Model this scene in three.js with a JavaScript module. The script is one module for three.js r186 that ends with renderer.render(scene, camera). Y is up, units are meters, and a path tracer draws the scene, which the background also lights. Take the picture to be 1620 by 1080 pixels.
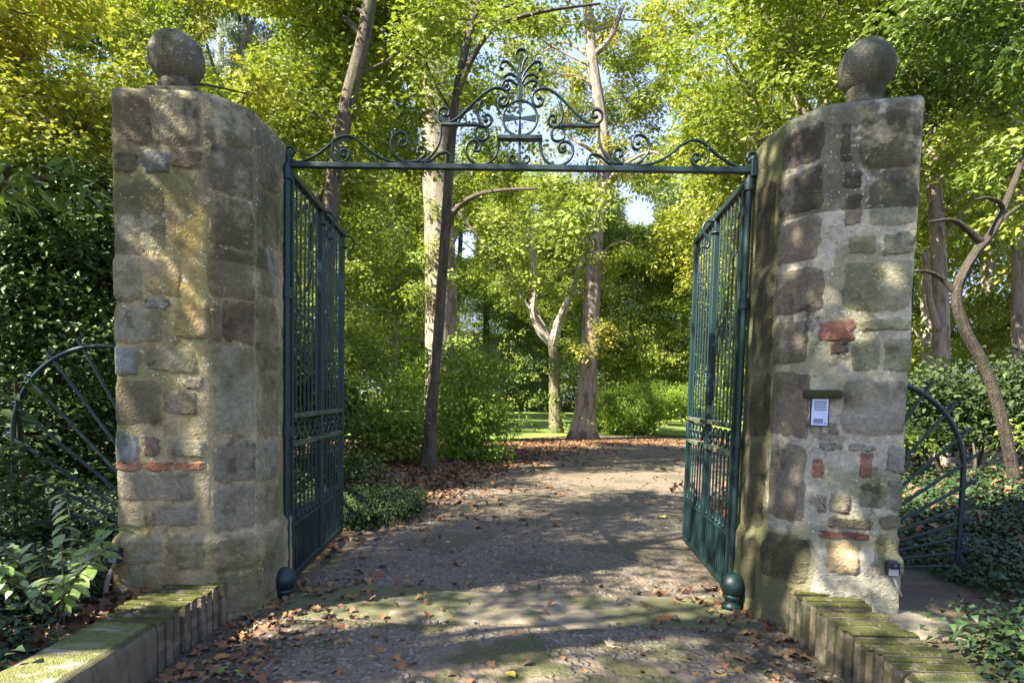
import * as THREE from 'three';
import { mergeGeometries } from 'three/addons/utils/BufferGeometryUtils.js';
import { RoundedBoxGeometry } from 'three/addons/geometries/RoundedBoxGeometry.js';

// ---------------------------------------------------------------- camera, sky, sun, exposure
const scene = new THREE.Scene();
const EYE = new THREE.Vector3(0, 1.38, 0);
const AX = [new THREE.Vector3(1, 0.023, -0.019), new THREE.Vector3(-0.025, 0.998, -0.06), new THREE.Vector3(0.017, 0.061, 0.998)];
const camera = new THREE.PerspectiveCamera(2 * Math.atan(683 / 960) * 180 / Math.PI, 1620 / 1366, 0.05, 600);
camera.setViewOffset(1620, 1366, 0, 0, 1620, 1080);
camera.quaternion.setFromRotationMatrix(new THREE.Matrix4().makeBasis(...AX));
camera.position.copy(EYE);
const renderer = new THREE.WebGLRenderer({ antialias: true });
renderer.toneMapping = THREE.LinearToneMapping;
renderer.toneMappingExposure = 6.6;
renderer.shadowMap.enabled = true;

const SUN = new THREE.Vector3(-0.62, 0.70, 0.34).normalize();
{ // clear autumn sky with thin bright haze low down
  const W = 512, H = 256, d = new Float32Array(W * H * 4);
  for (let r = 0; r < H; r++) for (let c = 0; c < W; c++) {
    const up = ((r + 0.5) / H - 0.5) * Math.PI, az = ((c + 0.5) / W - 0.5) * 2 * Math.PI;
    const x = Math.cos(az) * Math.cos(up), y = Math.sin(up), z = Math.sin(az) * Math.cos(up);
    const h = Math.pow(1 - Math.max(0, y), 2.2), g = Math.pow(Math.max(0, x * SUN.x + y * SUN.y + z * SUN.z), 6) * 0.12;
    const o = (r * W + c) * 4, k = 0.70;
    d[o] = k * (0.13 + 0.15 * h + g); d[o + 1] = k * (0.185 + 0.14 * h + g); d[o + 2] = k * (0.37 + 0.10 * h + g); d[o + 3] = 1;
  }
  const t = new THREE.DataTexture(d, W, H, THREE.RGBAFormat, THREE.FloatType);
  t.mapping = THREE.EquirectangularReflectionMapping; t.magFilter = THREE.LinearFilter; t.needsUpdate = true;
  scene.background = t; scene.environment = t;
}
const sun = new THREE.DirectionalLight(new THREE.Color(1, 0.92, 0.78), 4.0);
sun.position.copy(SUN).multiplyScalar(60); sun.castShadow = true;
Object.assign(sun.shadow.camera, { left: -45, right: 45, top: 45, bottom: -45, near: 1, far: 160 });
sun.shadow.mapSize.set(4096, 4096);
scene.add(sun); scene.add(sun.target);

// ---------------------------------------------------------------- helpers
const V = (x, y, z) => new THREE.Vector3(x, y, z);
const rng = (a) => () => { a = (a + 0x6d2b79f5) | 0; let t = Math.imul(a ^ (a >>> 15), 1 | a); t = (t + Math.imul(t ^ (t >>> 7), 61 | t)) ^ t; return ((t ^ (t >>> 14)) >>> 0) / 4294967296; };
const R = rng(20241), rr = (a, b) => a + (b - a) * R();
const gauss = () => (R() + R() + R() + R() - 2) * 1.0;
const clamp = (x, a = 0, b = 1) => Math.min(b, Math.max(a, x)), mix = (a, b, t) => a + (b - a) * t;
const sstep = (a, b, x) => { const t = clamp((x - a) / (b - a)); return t * t * (3 - 2 * t); };
const hash = (x, y, z) => { let h = Math.imul(x, 374761393) ^ Math.imul(y, 668265263) ^ Math.imul(z, 1274126177); h = Math.imul(h ^ (h >>> 13), 1274126177); return ((h ^ (h >>> 16)) >>> 0) / 4294967296; };
function n3(x, y, z = 0, per = 0) {
  const X = Math.floor(x), Y = Math.floor(y), Z = Math.floor(z), w = (i) => (per ? ((i % per) + per) % per : i);
  const f = (t) => t * t * (3 - 2 * t), a = f(x - X), b = f(y - Y), c = f(z - Z);
  const g = (i, j, k) => hash(w(X + i), w(Y + j), Z + k);
  const l = (k) => mix(mix(g(0, 0, k), g(1, 0, k), a), mix(g(0, 1, k), g(1, 1, k), a), b);
  return c ? mix(l(0), l(1), c) : l(0);
}
const fbm = (x, y, z = 0, o = 4, per = 0) => { let s = 0, a = 0.5, q = 0; for (let i = 0; i < o; i++) { s += a * n3(x, y, z + i * 7, per); q += a; a *= 0.5; x *= 2; y *= 2; per *= 2; } return s / q; };
const enc = (c) => { c = clamp(c); return Math.round(255 * (c <= 0.0031308 ? c * 12.92 : 1.055 * Math.pow(c, 1 / 2.4) - 0.055)); };
function tex(w, h, fn, srgb = true, repeat = true) { // fn(u, v) -> linear [r, g, b] (or one number)
  const d = new Uint8Array(w * h * 4);
  for (let y = 0; y < h; y++) for (let x = 0; x < w; x++) {
    const c = fn((x + 0.5) / w, (y + 0.5) / h), o = (y * w + x) * 4, a = typeof c === 'number' ? [c, c, c] : c;
    for (let k = 0; k < 3; k++) d[o + k] = srgb ? enc(a[k]) : Math.round(255 * clamp(a[k]));
    d[o + 3] = 255;
  }
  const t = new THREE.DataTexture(d, w, h);
  if (srgb) t.colorSpace = THREE.SRGBColorSpace;
  if (repeat) t.wrapS = t.wrapT = THREE.RepeatWrapping;
  t.magFilter = THREE.LinearFilter; t.minFilter = THREE.LinearMipmapLinearFilter; t.generateMipmaps = true; t.needsUpdate = true;
  return t;
}
const rep = (t, x, y = x) => { const c = t.clone(); c.repeat.set(x, y); c.needsUpdate = true; return c; };
const mix3 = (a, b, t) => [mix(a[0], b[0], t), mix(a[1], b[1], t), mix(a[2], b[2], t)];
const used = new Map();
function numbered(n, parent) {
  if (parent !== scene) return n;
  const k = used.get(n) || 0; used.set(n, k + 1);
  return k ? n + '_' + String(k).padStart(3, '0') : n;
}
function mesh(name, geo, mat, parent = scene, ud) {
  const m = new THREE.Mesh(geo, mat); m.name = numbered(name, parent); m.castShadow = m.receiveShadow = true;
  if (ud) m.userData = ud; parent.add(m); return m;
}
function thing(name, label, category, pos = [0, 0, 0], group) {
  const g = new THREE.Group(); g.name = numbered(name, scene); g.position.set(...pos); g.userData = { label, category };
  if (group) g.userData.group = group; scene.add(g); return g;
}
// world point that the photograph shows at pixel (x, y), so many metres in front of the camera
const at = (px, py, d) => EYE.clone().addScaledVector(AX[0], (px - 810) * d / 960).addScaledVector(AX[1], (683 - py) * d / 960).addScaledVector(AX[2], -d);
const groundY = (x, z) => 0.2 * sstep(1.72, 2.05, Math.abs(x)) * sstep(-6.8, -4.6, z) * (x > 0 ? 1 : 0.85) + 0.5 * sstep(2.4, 6, x) * sstep(-13, -5, z) + 0.25 * sstep(2.6, 6, -x) * sstep(-9, -4.5, z)
  + 0.05 * (fbm(x * 0.9 + 40, z * 0.9 + 40, 3, 3) - 0.5) * sstep(1.9, 2.6, Math.abs(x)) * sstep(-18, -14, z) + 0.10 * sstep(-1.0, -3.0, x + 0.3 * (z + 8)) * sstep(-4.6, -7, z) * sstep(-17.5, -13, z);

function tube(pts, rad, seg = 8, closed = true, wob = 0, seed = 0) { // pts: Vector3[], rad: number[] ; uv in metres
  const n = pts.length, pos = [], uv = [], idx = []; let N = null, len = 0;
  for (let i = 0; i < n; i++) {
    const T = pts[Math.min(n - 1, i + 1)].clone().sub(pts[Math.max(0, i - 1)]).normalize();
    if (!N) N = Math.abs(T.y) < 0.9 ? V(0, 1, 0).cross(T).normalize() : V(1, 0, 0).cross(T).normalize();
    N.addScaledVector(T, -N.dot(T)).normalize();
    const B = T.clone().cross(N);
    if (i) len += pts[i].distanceTo(pts[i - 1]);
    for (let j = 0; j <= seg; j++) {
      const a = (j % seg) / seg * 2 * Math.PI;
      let r = rad[i]; if (wob) r *= 1 + wob * (fbm(Math.cos(a) * 1.3 + seed * 3.1 + 9, Math.sin(a) * 1.3 + 9, len * 1.6 + seed, 3) - 0.5) * 2;
      pos.push(pts[i].x + r * (Math.cos(a) * N.x + Math.sin(a) * B.x), pts[i].y + r * (Math.cos(a) * N.y + Math.sin(a) * B.y), pts[i].z + r * (Math.cos(a) * N.z + Math.sin(a) * B.z));
      uv.push(j / seg * 2 * Math.PI * Math.max(rad[0], 0.02), len);
    }
  }
  for (let i = 0; i < n - 1; i++) for (let j = 0; j < seg; j++) { const a = i * (seg + 1) + j, b = a + seg + 1; idx.push(a, a + 1, b, b, a + 1, b + 1); }
  if (closed) for (const e of [0, n - 1]) {
    const c = pos.length / 3; pos.push(pts[e].x, pts[e].y, pts[e].z); uv.push(0, 0);
    for (let j = 0; j < seg; j++) e ? idx.push(c, e * (seg + 1) + j, e * (seg + 1) + j + 1) : idx.push(c, j + 1, j);
  }
  const g = new THREE.BufferGeometry();
  g.setAttribute('position', new THREE.Float32BufferAttribute(pos, 3)); g.setAttribute('uv', new THREE.Float32BufferAttribute(uv, 2));
  g.setIndex(idx); g.computeVertexNormals(); return g;
}
const spline = (pts, n) => new THREE.CatmullRomCurve3(pts, false, 'centripetal').getPoints(n);
const lerpA = (a, n) => Array.from({ length: n + 1 }, (_, i) => { const t = i / n * (a.length - 1), k = Math.min(a.length - 2, Math.floor(t)); return mix(a[k], a[k + 1], t - k); });
function box(w, h, d, r = 0.004) { return r ? new RoundedBoxGeometry(w, h, d, 1, r) : new THREE.BoxGeometry(w, h, d); }
function barBetween(p, q, w, d) { // rectangular bar with slight chamfer, w across, d deep
  const L = p.distanceTo(q), g = box(w, L, d, Math.min(w, d) * 0.2);
  const y = q.clone().sub(p).normalize(); let x = V(0, 0, 1).cross(y); if (x.lengthSq() < 1e-4) x = V(1, 0, 0); x.normalize();
  const z = x.clone().cross(y);
  g.applyMatrix4(new THREE.Matrix4().makeBasis(x, y, z).setPosition(p.clone().add(q).multiplyScalar(0.5))); return g;
}
const flip = (g) => { const a = g.index.array; for (let i = 0; i < a.length; i += 3) { const t = a[i]; a[i] = a[i + 1]; a[i + 1] = t; } return g; };
const put = (g, x, y, z) => g.translate(x, y, z);
const merged = (list) => mergeGeometries(list.map((g) => { const q = g.index ? g.toNonIndexed() : g; for (const k of Object.keys(q.attributes)) if (!['position', 'normal', 'uv'].includes(k)) q.deleteAttribute(k); return q; }));

// ---------------------------------------------------------------- materials
const grain = tex(512, 512, (u, v) => 0.55 * fbm(u * 16, v * 16, 1, 5, 16) + 0.45 * Math.pow(fbm(u * 64, v * 64, 5, 2, 64), 1.3), false);
const coarse = tex(512, 512, (u, v) => fbm(u * 6, v * 6, 2, 6, 6), false);
const std = (o) => new THREE.MeshStandardMaterial({ roughness: 0.9, ...o });
const ironTex = tex(256, 256, (u, v) => { const a = fbm(u * 8, v * 8, 3, 4, 8), b = fbm(u * 40, v * 40, 9, 3, 40); return mix3(mix3([0.004, 0.019, 0.021], [0.009, 0.033, 0.033], a), [0.05, 0.045, 0.03], sstep(0.66, 0.76, b) * 0.5); });
const railTex = tex(256, 64, (u, v) => { const a = fbm(u * 30, v * 4, 3, 4), b = fbm(u * 8, v * 2, 6, 4); return mix3([0.012, 0.045, 0.04], mix3([0.06, 0.075, 0.045], [0.15, 0.14, 0.075], a), sstep(0.42, 0.6, b)); });
const M = {
  rail: std({ map: rep(railTex, 2, 1), roughness: 0.7 }),
  iron: std({ map: rep(ironTex, 2), roughness: 0.42, bumpMap: rep(grain, 6), bumpScale: 0.0006 }),
  leaf: new THREE.MeshPhysicalMaterial({ vertexColors: true, side: THREE.DoubleSide, roughness: 0.82, transmission: 0.5, thickness: 0, ior: 1.4, specularIntensity: 0.6 }),
  gloss: new THREE.MeshPhysicalMaterial({ vertexColors: true, side: THREE.DoubleSide, roughness: 0.5, transmission: 0.22, thickness: 0, ior: 1.4, specularIntensity: 0.7 }),
  dry: new THREE.MeshPhysicalMaterial({ vertexColors: true, side: THREE.DoubleSide, roughness: 0.9, transmission: 0.12, thickness: 0 }),
};
function barkMat(c1, c2, c3, o = {}) {
  const t = tex(256, 512, (u, v) => { const a = fbm(u * 10, v * 5, 2, 5, 5), b = fbm(u * 5, v * 5, 8, 4, 5), f = fbm(u * 40, v * 15, 4, 3, 5); return mix3(mix3(c1, c2, sstep(0.3, 0.65, a * 0.6 + f * 0.4)), c3, sstep(0.5, 0.68, b)); });
  return std({ map: rep(t, 1.6, 0.8), bumpMap: rep(grain, 3, 1.2), bumpScale: 0.03, roughness: 0.95, ...o });
}
const bark = {
  dark: barkMat([0.036, 0.028, 0.018], [0.13, 0.105, 0.072], [0.065, 0.07, 0.026]),
  pale: barkMat([0.17, 0.135, 0.095], [0.32, 0.265, 0.20], [0.15, 0.125, 0.07]),
  plane: barkMat([0.22, 0.17, 0.13], [0.38, 0.31, 0.24], [0.18, 0.145, 0.095]),
  white: barkMat([0.30, 0.26, 0.21], [0.50, 0.45, 0.38], [0.24, 0.22, 0.14]),
  dusk: barkMat([0.02, 0.016, 0.010], [0.07, 0.056, 0.038], [0.035, 0.038, 0.016]),
  moss: barkMat([0.10, 0.095, 0.045], [0.22, 0.19, 0.11], [0.10, 0.13, 0.03]),
};

// ---------------------------------------------------------------- ground
{
  const soil = tex(1024, 1024, (u, v) => {
    const a = fbm(u * 8, v * 8, 1, 5, 8), b = fbm(u * 60, v * 60, 4, 3, 60), m = sstep(0.5, 0.66, fbm(u * 5, v * 5, 11, 5, 5));
    return mix3(mix3([0.065, 0.048, 0.030], [0.17, 0.125, 0.08], a * 0.5 + b * 0.5), [0.06, 0.075, 0.022], m * 0.7);
  });
  const xs = [], zs = [];
  for (let i = -60; i <= 60; i++) xs.push(Math.sign(i) * (Math.abs(i) < 40 ? Math.abs(i) * 0.2 : 8 + Math.pow((Math.abs(i) - 40) / 20, 3) * 252));
  for (let i = 0; i <= 110; i++) zs.push(i < 70 ? 4 - i * 0.25 : -13.5 - Math.pow((i - 70) / 40, 2.6) * 260);
  zs.unshift(30, 10);
  const pos = [], uv = [], idx = [];
  for (const z of zs) for (const x of xs) { pos.push(x, groundY(x, z), z); uv.push(x / 3, z / 3); }
  for (let i = 0; i < zs.length - 1; i++) for (let j = 0; j < xs.length - 1; j++) { const a = i * xs.length + j, b = a + xs.length; idx.push(a, a + 1, b, b, a + 1, b + 1); }
  const g = new THREE.BufferGeometry();
  g.setAttribute('position', new THREE.Float32BufferAttribute(pos, 3)); g.setAttribute('uv', new THREE.Float32BufferAttribute(uv, 2));
  g.setIndex(idx); g.computeVertexNormals();
  mesh('ground', g, std({ map: soil, bumpMap: rep(grain, 6), bumpScale: 0.02, roughness: 1 }), scene, { kind: 'structure' });
}
const L_EDGE = [[-1.66, 3], [-1.66, -3.3], [-1.5, -4.2], [-1.42, -5.2], [-1.38, -6.6], [-1.05, -8.6], [-0.6, -11], [0.35, -14], [1.7, -16.8], [4.5, -18.6], [9, -20], [16, -21]];
const R_EDGE = [[1.66, 3], [1.66, -3.4], [1.5, -4.4], [2.3, -6], [3.2, -9], [4.8, -12], [7.4, -14.6], [11, -16.3], [16, -17]];
const edgeX = (E, z) => { for (let i = 0; i < E.length - 1; i++) if (z <= E[i][1] && z >= E[i + 1][1]) return mix(E[i][0], E[i + 1][0], (z - E[i][1]) / (E[i + 1][1] - E[i][1])); return E[E.length - 1][0]; };
const onDrive = (x, z) => z > -21 && x > edgeX(L_EDGE, z) && (z < -17 || x < edgeX(R_EDGE, z));
{
  // pebbly earth of the drive: rounded stones set in dirt
  const cells = 44, pts = []; const q = rng(5);
  for (let i = 0; i < cells; i++) { pts.push([]); for (let j = 0; j < cells; j++) pts[i].push([q(), q(), 0.6 + 0.5 * q(), q(), q()]); }
  const H = new Float32Array(1024 * 1024);
  const peb = tex(1024, 1024, (u, v) => {
    const X = u * cells, Y = v * cells, ix = Math.floor(X), iy = Math.floor(Y); let best = 9, id = null;
    for (let a = -1; a <= 1; a++) for (let b = -1; b <= 1; b++) {
      const p = pts[(ix + a + cells) % cells][(iy + b + cells) % cells], d = Math.hypot((ix + a + p[0] - X) * p[2], (iy + b + p[1] - Y) * (1.6 - p[2]));
      if (d < best) { best = d; id = p; }
    }
    const gr = fbm(u * 90, v * 90, 3, 3, 90), big = fbm(u * 5, v * 5, 7, 5, 5), s = sstep(0.46, 0.30, best) * (id[3] > 0.62 ? 1 : 0.15);
    H[Math.floor(v * 1024) * 1024 + Math.floor(u * 1024)] = 0.3 * gr + 0.7 * s * Math.sqrt(Math.max(0, 1 - best * best * 3));
    const st = mix3([0.115, 0.094, 0.07], [0.25, 0.205, 0.16], id[4] * 0.7 + gr * 0.3), di = mix3([0.085, 0.063, 0.040], [0.19, 0.143, 0.098], gr);
    return mix3(mix3(di, st, s * 0.9), [0.062, 0.058, 0.026], sstep(0.48, 0.64, big) * (0.6 - 0.25 * s));
  });
  const pebH = tex(1024, 1024, (u, v) => H[Math.floor(v * 1024) * 1024 + Math.floor(u * 1024)], false);
  const s = new THREE.Shape([...L_EDGE, ...R_EDGE.slice().reverse()].map((p) => new THREE.Vector2(p[0], p[1])));
  const g = flip(new THREE.ShapeGeometry(s).rotateX(Math.PI / 2));
  const p = g.attributes.position, uv = g.attributes.uv;
  for (let i = 0; i < p.count; i++) { uv.setXY(i, p.getX(i) / 1.7, p.getZ(i) / 1.7); p.setY(i, 0.012); }
  g.computeVertexNormals(); for (let i = 0; i < p.count; i++) g.attributes.normal.setXYZ(i, 0, 1, 0);
  mesh('gravel_drive', g, std({ map: peb, bumpMap: pebH, bumpScale: 0.012, roughness: 0.92 }), scene, { kind: 'structure' });
  // trodden earth before the gate: pebbles, dark humus and moss along the kerbs
  const AW = 1024, AH = 768, hA = new Float32Array(AW * AH);
  const ap = tex(AW, AH, (u, v) => {
    const x = -1.75 + 3.5 * u, z = -1.05 - 2.6 * v, X = x * 24 + 60, Y = z * 24 + 90, ix = Math.floor(X), iy = Math.floor(Y); let best = 9, id = null;
    for (let a = -1; a <= 1; a++) for (let b = -1; b <= 1; b++) { const p = pts[((ix + a) * 7 + cells * 9) % cells][((iy + b) * 5 + cells * 9 + ((ix + a) >> 2)) % cells], d = Math.hypot((ix + a + p[0] - X) * p[2], (iy + b + p[1] - Y) * (1.6 - p[2])); if (d < best) { best = d; id = p; } }
    const gr = fbm(x * 60 + 200, z * 60 + 300, 3, 3), patch = fbm(x * 2.6 + 20, z * 2.6 + 20, 5, 5), here = sstep(0.44, 0.54, fbm(x * 3 + 9, z * 3 + 40, 2, 4));
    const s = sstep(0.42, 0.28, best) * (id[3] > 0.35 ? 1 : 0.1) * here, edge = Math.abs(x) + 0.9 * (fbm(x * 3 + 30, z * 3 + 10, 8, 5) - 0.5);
    hA[Math.floor(v * AH) * AW + Math.floor(u * AW)] = 0.35 * gr + 0.65 * s * Math.sqrt(Math.max(0, 1 - best * best * 3));
    let c = mix3(mix3([0.085, 0.064, 0.042], [0.225, 0.172, 0.122], gr * 0.7 + patch * 0.3), mix3([0.11, 0.096, 0.074], [0.27, 0.228, 0.185], id[4] * 0.7 + gr * 0.3), s * 0.9);
    c = mix3(c, mix3([0.042, 0.042, 0.015], [0.095, 0.092, 0.03], gr), sstep(0.53, 0.64, fbm(x * 3.7 + 70.3 + 0.8 * patch, z * 4.6 + 60.7 + gr * 0.5, 4, 5)) * (0.85 - 0.3 * s));
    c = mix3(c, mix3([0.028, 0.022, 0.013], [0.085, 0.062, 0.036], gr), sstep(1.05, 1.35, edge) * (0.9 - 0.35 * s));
    return c;
  }, true, false);
  const apH = tex(AW, AH, (u, v) => hA[Math.floor(v * AH) * AW + Math.floor(u * AW)], false, false);
  const ag = new THREE.PlaneGeometry(3.36, 2.6, 70, 54); ag.rotateX(-Math.PI / 2); { const q = ag.attributes.position, w = ag.attributes.uv; for (let i = 0; i < q.count; i++) { const x = q.getX(i), z = q.getZ(i) - 2.35; w.setXY(i, (x + 1.75) / 3.5, (-1.05 - z) / 2.6); const e = Math.max(sstep(-3.45, -3.62, z), sstep(-1.25, -1.08, z)); q.setXYZ(i, x, 0.020 + 0.022 * fbm(x * 3 + 40, z * 3 + 40, 2, 4) - 0.05 * e, z); } }
  ag.computeVertexNormals();
  mesh('earth_forecourt', ag, std({ map: ap, bumpMap: apH, bumpScale: 0.024, roughness: 0.95 }), scene, { kind: 'structure' });
  // loose pebbles near the gate
  const pg = new THREE.IcosahedronGeometry(1, 1); const N = 7000, im = new THREE.InstancedMesh(pg, std({ roughness: 0.85, bumpMap: grain, bumpScale: 0.003 }), N);
  const o = new THREE.Object3D(), c = new THREE.Color(); let k = 0;
  while (k < N) {
    const z = -1.4 - Math.pow(R(), 1.35) * 7.5, x = rr(-2, 2.6);
    if (!onDrive(x, z) || (z < -3.55 && z > -4.15)) continue;
    if (fbm(x * 1.2 + 20, z * 1.2 + 20, 0, 3) < 0.40 + 0.12 * R()) continue;
    const r = 0.005 + 0.013 * Math.pow(R(), 2.2);
    o.position.set(x, (z > -3.6 ? 0.03 : 0.012) + r * 0.05, z); o.rotation.set(rr(-0.3, 0.3), R() * 6.3, rr(-0.3, 0.3)); o.scale.set(r * rr(0.9, 1.5), r * rr(0.45, 0.7), r * rr(0.8, 1.1)); o.updateMatrix(); im.setMatrixAt(k, o.matrix);
    const t = R(); im.setColorAt(k, c.setRGB(0.08 + 0.19 * t * t, 0.07 + 0.16 * t * t, 0.055 + 0.13 * t * t)); k++;
  }
  im.name = 'loose_gravel'; im.castShadow = im.receiveShadow = true; im.userData = { kind: 'stuff', label: 'small loose pebbles scattered over the drive', category: 'gravel' }; scene.add(im);
}
{ // mossy concrete threshold under the gate
  const t = tex(1024, 256, (u, v) => {
    const a = fbm(u * 24, v * 5, 2, 5), b = fbm(u * 160, v * 40, 3, 2), m = sstep(0.38, 0.54, fbm(u * 12 + 3, v * 3, 6, 5) + 0.16 * (u < 0.25 ? 1 : 0) + 0.16 * sstep(0.8, 1, u)), st = sstep(0.55, 0.7, fbm(u * 20 + 7, v * 6, 9, 4));
    return mix3(mix3(mix3([0.16, 0.132, 0.095], [0.26, 0.215, 0.16], a), [0.12, 0.10, 0.075], st * 0.7 + 0.25 * b), mix3([0.06, 0.065, 0.022], [0.115, 0.12, 0.04], b), m * 0.8);
  }, true, false);
  const nx = 60, nz = 12, pos = [], uv = [], idx = [];
  const put1 = (x, y, z, u, v) => { pos.push(x, y, z); uv.push(u, v); };
  for (let j = 0; j <= nz; j++) for (let i = 0; i <= nx; i++) {
    const u = i / nx, v = j / nz, edge = (j === 0 || j === nz || i === 0 || i === nx) ? -0.04 : 0;
    const x = mix(-1.56, 1.5, u), z = mix(-3.5, -4.18, v) + (j === 0 ? 0.16 : 0.08) * (fbm(x * 2.3 + 8, 2, 1, 4) - 0.5) * 2;
    put1(x, 0.022 + 0.022 * (fbm(x * 2 + 9, z * 2 + 9, 4, 4) - 0.5) + edge, z, u, v);
  }
  for (let j = 0; j < nz; j++) for (let i = 0; i < nx; i++) { const a = j * (nx + 1) + i, b = a + nx + 1; idx.push(a, a + 1, b, b, a + 1, b + 1); }
  const g = new THREE.BufferGeometry(); g.setAttribute('position', new THREE.Float32BufferAttribute(pos, 3)); g.setAttribute('uv', new THREE.Float32BufferAttribute(uv, 2)); g.setIndex(idx); g.computeVertexNormals();
  mesh('threshold_strip', g, std({ map: t, bumpMap: rep(grain, 9, 2), bumpScale: 0.006 }), scene, { kind: 'structure' });
}
{ // lawn beyond the trees
  const t = tex(1024, 1024, (u, v) => { const a = fbm(u * 7, v * 7, 2, 5, 7), b = fbm(u * 120, v * 120, 3, 2, 120); return mix3(mix3([0.16, 0.235, 0.036], [0.25, 0.335, 0.06], a), [0.06, 0.10, 0.02], b * 0.6); });
  const s = new THREE.Shape([[-4, -17.5], [-0.8, -18.2], [1.2, -20.2], [3, -22.5], [8, -22.2], [14, -22.6], [30, -24], [70, -60], [70, -75], [-50, -75], [-50, -40], [-9, -19]].map((p) => new THREE.Vector2(...p)));
  const g = flip(new THREE.ShapeGeometry(s).rotateX(Math.PI / 2)); const p = g.attributes.position;
  for (let i = 0; i < p.count; i++) { g.attributes.uv.setXY(i, p.getX(i) / 5, p.getZ(i) / 5); p.setY(i, 0.03); g.attributes.normal.setXYZ(i, 0, 1, 0); }
  // the ground there lies at about zero; the lawn is a closed mown sward just above it
  mesh('lawn', g, std({ map: t, bumpMap: rep(grain, 5), bumpScale: 0.03, roughness: 1 }), scene, { kind: 'structure' });
}

// ---------------------------------------------------------------- gate pillars
const STONES = {
  left: '0.01 2.70 0.21 2.96 0;0.22 2.71 0.48 2.97 0;0.17 2.55 0.31 2.67 2;0.01 2.55 0.14 2.65 1;0.33 2.59 0.48 2.68 1;-0.01 2.12 0.29 2.50 0;-0.01 1.85 0.16 2.10 0;0.20 1.88 0.37 2.10 3;0.18 1.82 0.30 1.87 2;-0.02 1.62 0.27 1.81 0;0.33 1.65 0.52 1.84 3;-0.02 1.44 0.13 1.59 2;0.19 1.46 0.45 1.60 0;-0.02 1.16 0.25 1.41 1;0.27 1.23 0.45 1.36 1;0.38 1.38 0.48 1.43 1;-0.03 0.95 0.13 1.12 2;0.16 0.99 0.24 1.09 4;0.29 0.99 0.49 1.08 0;-0.03 0.91 0.15 0.95 5;0.16 0.91 0.31 0.95 5;0.32 0.92 0.48 0.95 5;-0.03 0.74 0.45 0.90 1;-0.01 0.58 0.17 0.71 3;0.19 0.59 0.45 0.71 1;-0.02 0.38 0.26 0.54 0;0.28 0.35 0.49 0.54 0;-0.04 0.21 0.15 0.36 0;0.16 0.21 0.37 0.37 3;0.51 2.76 0.78 2.98 0;0.51 2.47 0.78 2.74 0;0.51 2.19 0.78 2.46 0;0.51 1.90 0.78 2.17 0;0.60 1.65 0.78 1.87 4;0.53 1.65 0.59 1.83 1;0.54 1.10 0.78 1.62 0;0.54 0.83 0.79 1.07 1;0.52 0.55 0.79 0.81 1;0.52 0.31 0.79 0.52 0;0.54 0.06 0.80 0.29 0;0.81 2.60 1.12 2.92 0;0.81 2.26 1.12 2.58 0;0.81 1.95 1.12 2.24 0;0.81 1.50 1.12 1.92 0;0.81 1.08 1.12 1.47 0;0.80 0.80 1.12 1.06 0;0.80 0.54 1.12 0.77 0;0.82 0.07 1.13 0.50 0',
  right: '0.49 2.74 0.77 2.95 1;0.48 2.47 0.80 2.72 1;0.48 2.19 0.79 2.44 1;0.44 1.89 0.78 2.15 1;0.52 1.60 0.77 1.86 1;0.49 1.17 0.76 1.56 1;0.50 0.67 0.75 1.13 1;0.45 0.31 0.76 0.58 8;0.03 2.67 0.31 2.96 0;0.36 2.71 0.40 2.92 1;0.30 2.57 0.38 2.65 1;0.02 2.35 0.25 2.61 0;0.29 2.36 0.36 2.53 1;0.20 2.21 0.34 2.30 0;0.02 2.20 0.17 2.31 0;0.01 1.89 0.37 2.17 0;0.00 1.79 0.26 1.84 0;0.29 1.73 0.47 1.84 5;0.32 1.66 0.40 1.72 6;0.16 1.56 0.29 1.74 0;-0.01 1.56 0.13 1.74 0;-0.01 1.20 0.34 1.51 2;0.35 1.21 0.39 1.26 3;0.41 0.95 0.46 1.05 5;0.16 0.96 0.22 1.10 5;-0.01 1.00 0.08 1.14 2;0.09 0.80 0.21 0.93 0;-0.02 0.79 0.08 0.95 2;0.26 0.76 0.36 0.86 3;0.39 0.76 0.42 0.84 3;0.14 0.67 0.37 0.72 3;-0.02 0.69 0.10 0.75 3;0.15 0.61 0.40 0.64 5;-0.03 0.43 0.12 0.64 0;0.20 0.41 0.37 0.58 7;0.32 1.12 0.42 1.14 2;0.15 1.12 0.28 1.14 2;0.81 2.22 1.06 2.75 8;0.79 1.58 1.05 2.19 8;0.78 1.16 1.03 1.54 8;0.78 0.57 1.01 1.11 8;0.78 0.11 0.99 0.52 8',
};
const TINT = { left: [[0.275, 0.25, 0.158], [0.245, 0.214, 0.145], [0.262, 0.273, 0.270], [0.323, 0.267, 0.158], [0.180, 0.140, 0.090], [0.360, 0.180, 0.090]],
  right: [[0.276, 0.259, 0.166], [0.207, 0.177, 0.127], [0.283, 0.273, 0.221], [0.276, 0.235, 0.159], [0.276, 0.276, 0.276], [0.331, 0.145, 0.110], [0.207, 0.124, 0.117], [0.414, 0.304, 0.179], [0.117, 0.106, 0.055]] };
const SPAN = 1.5, S0 = -0.12;
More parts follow.
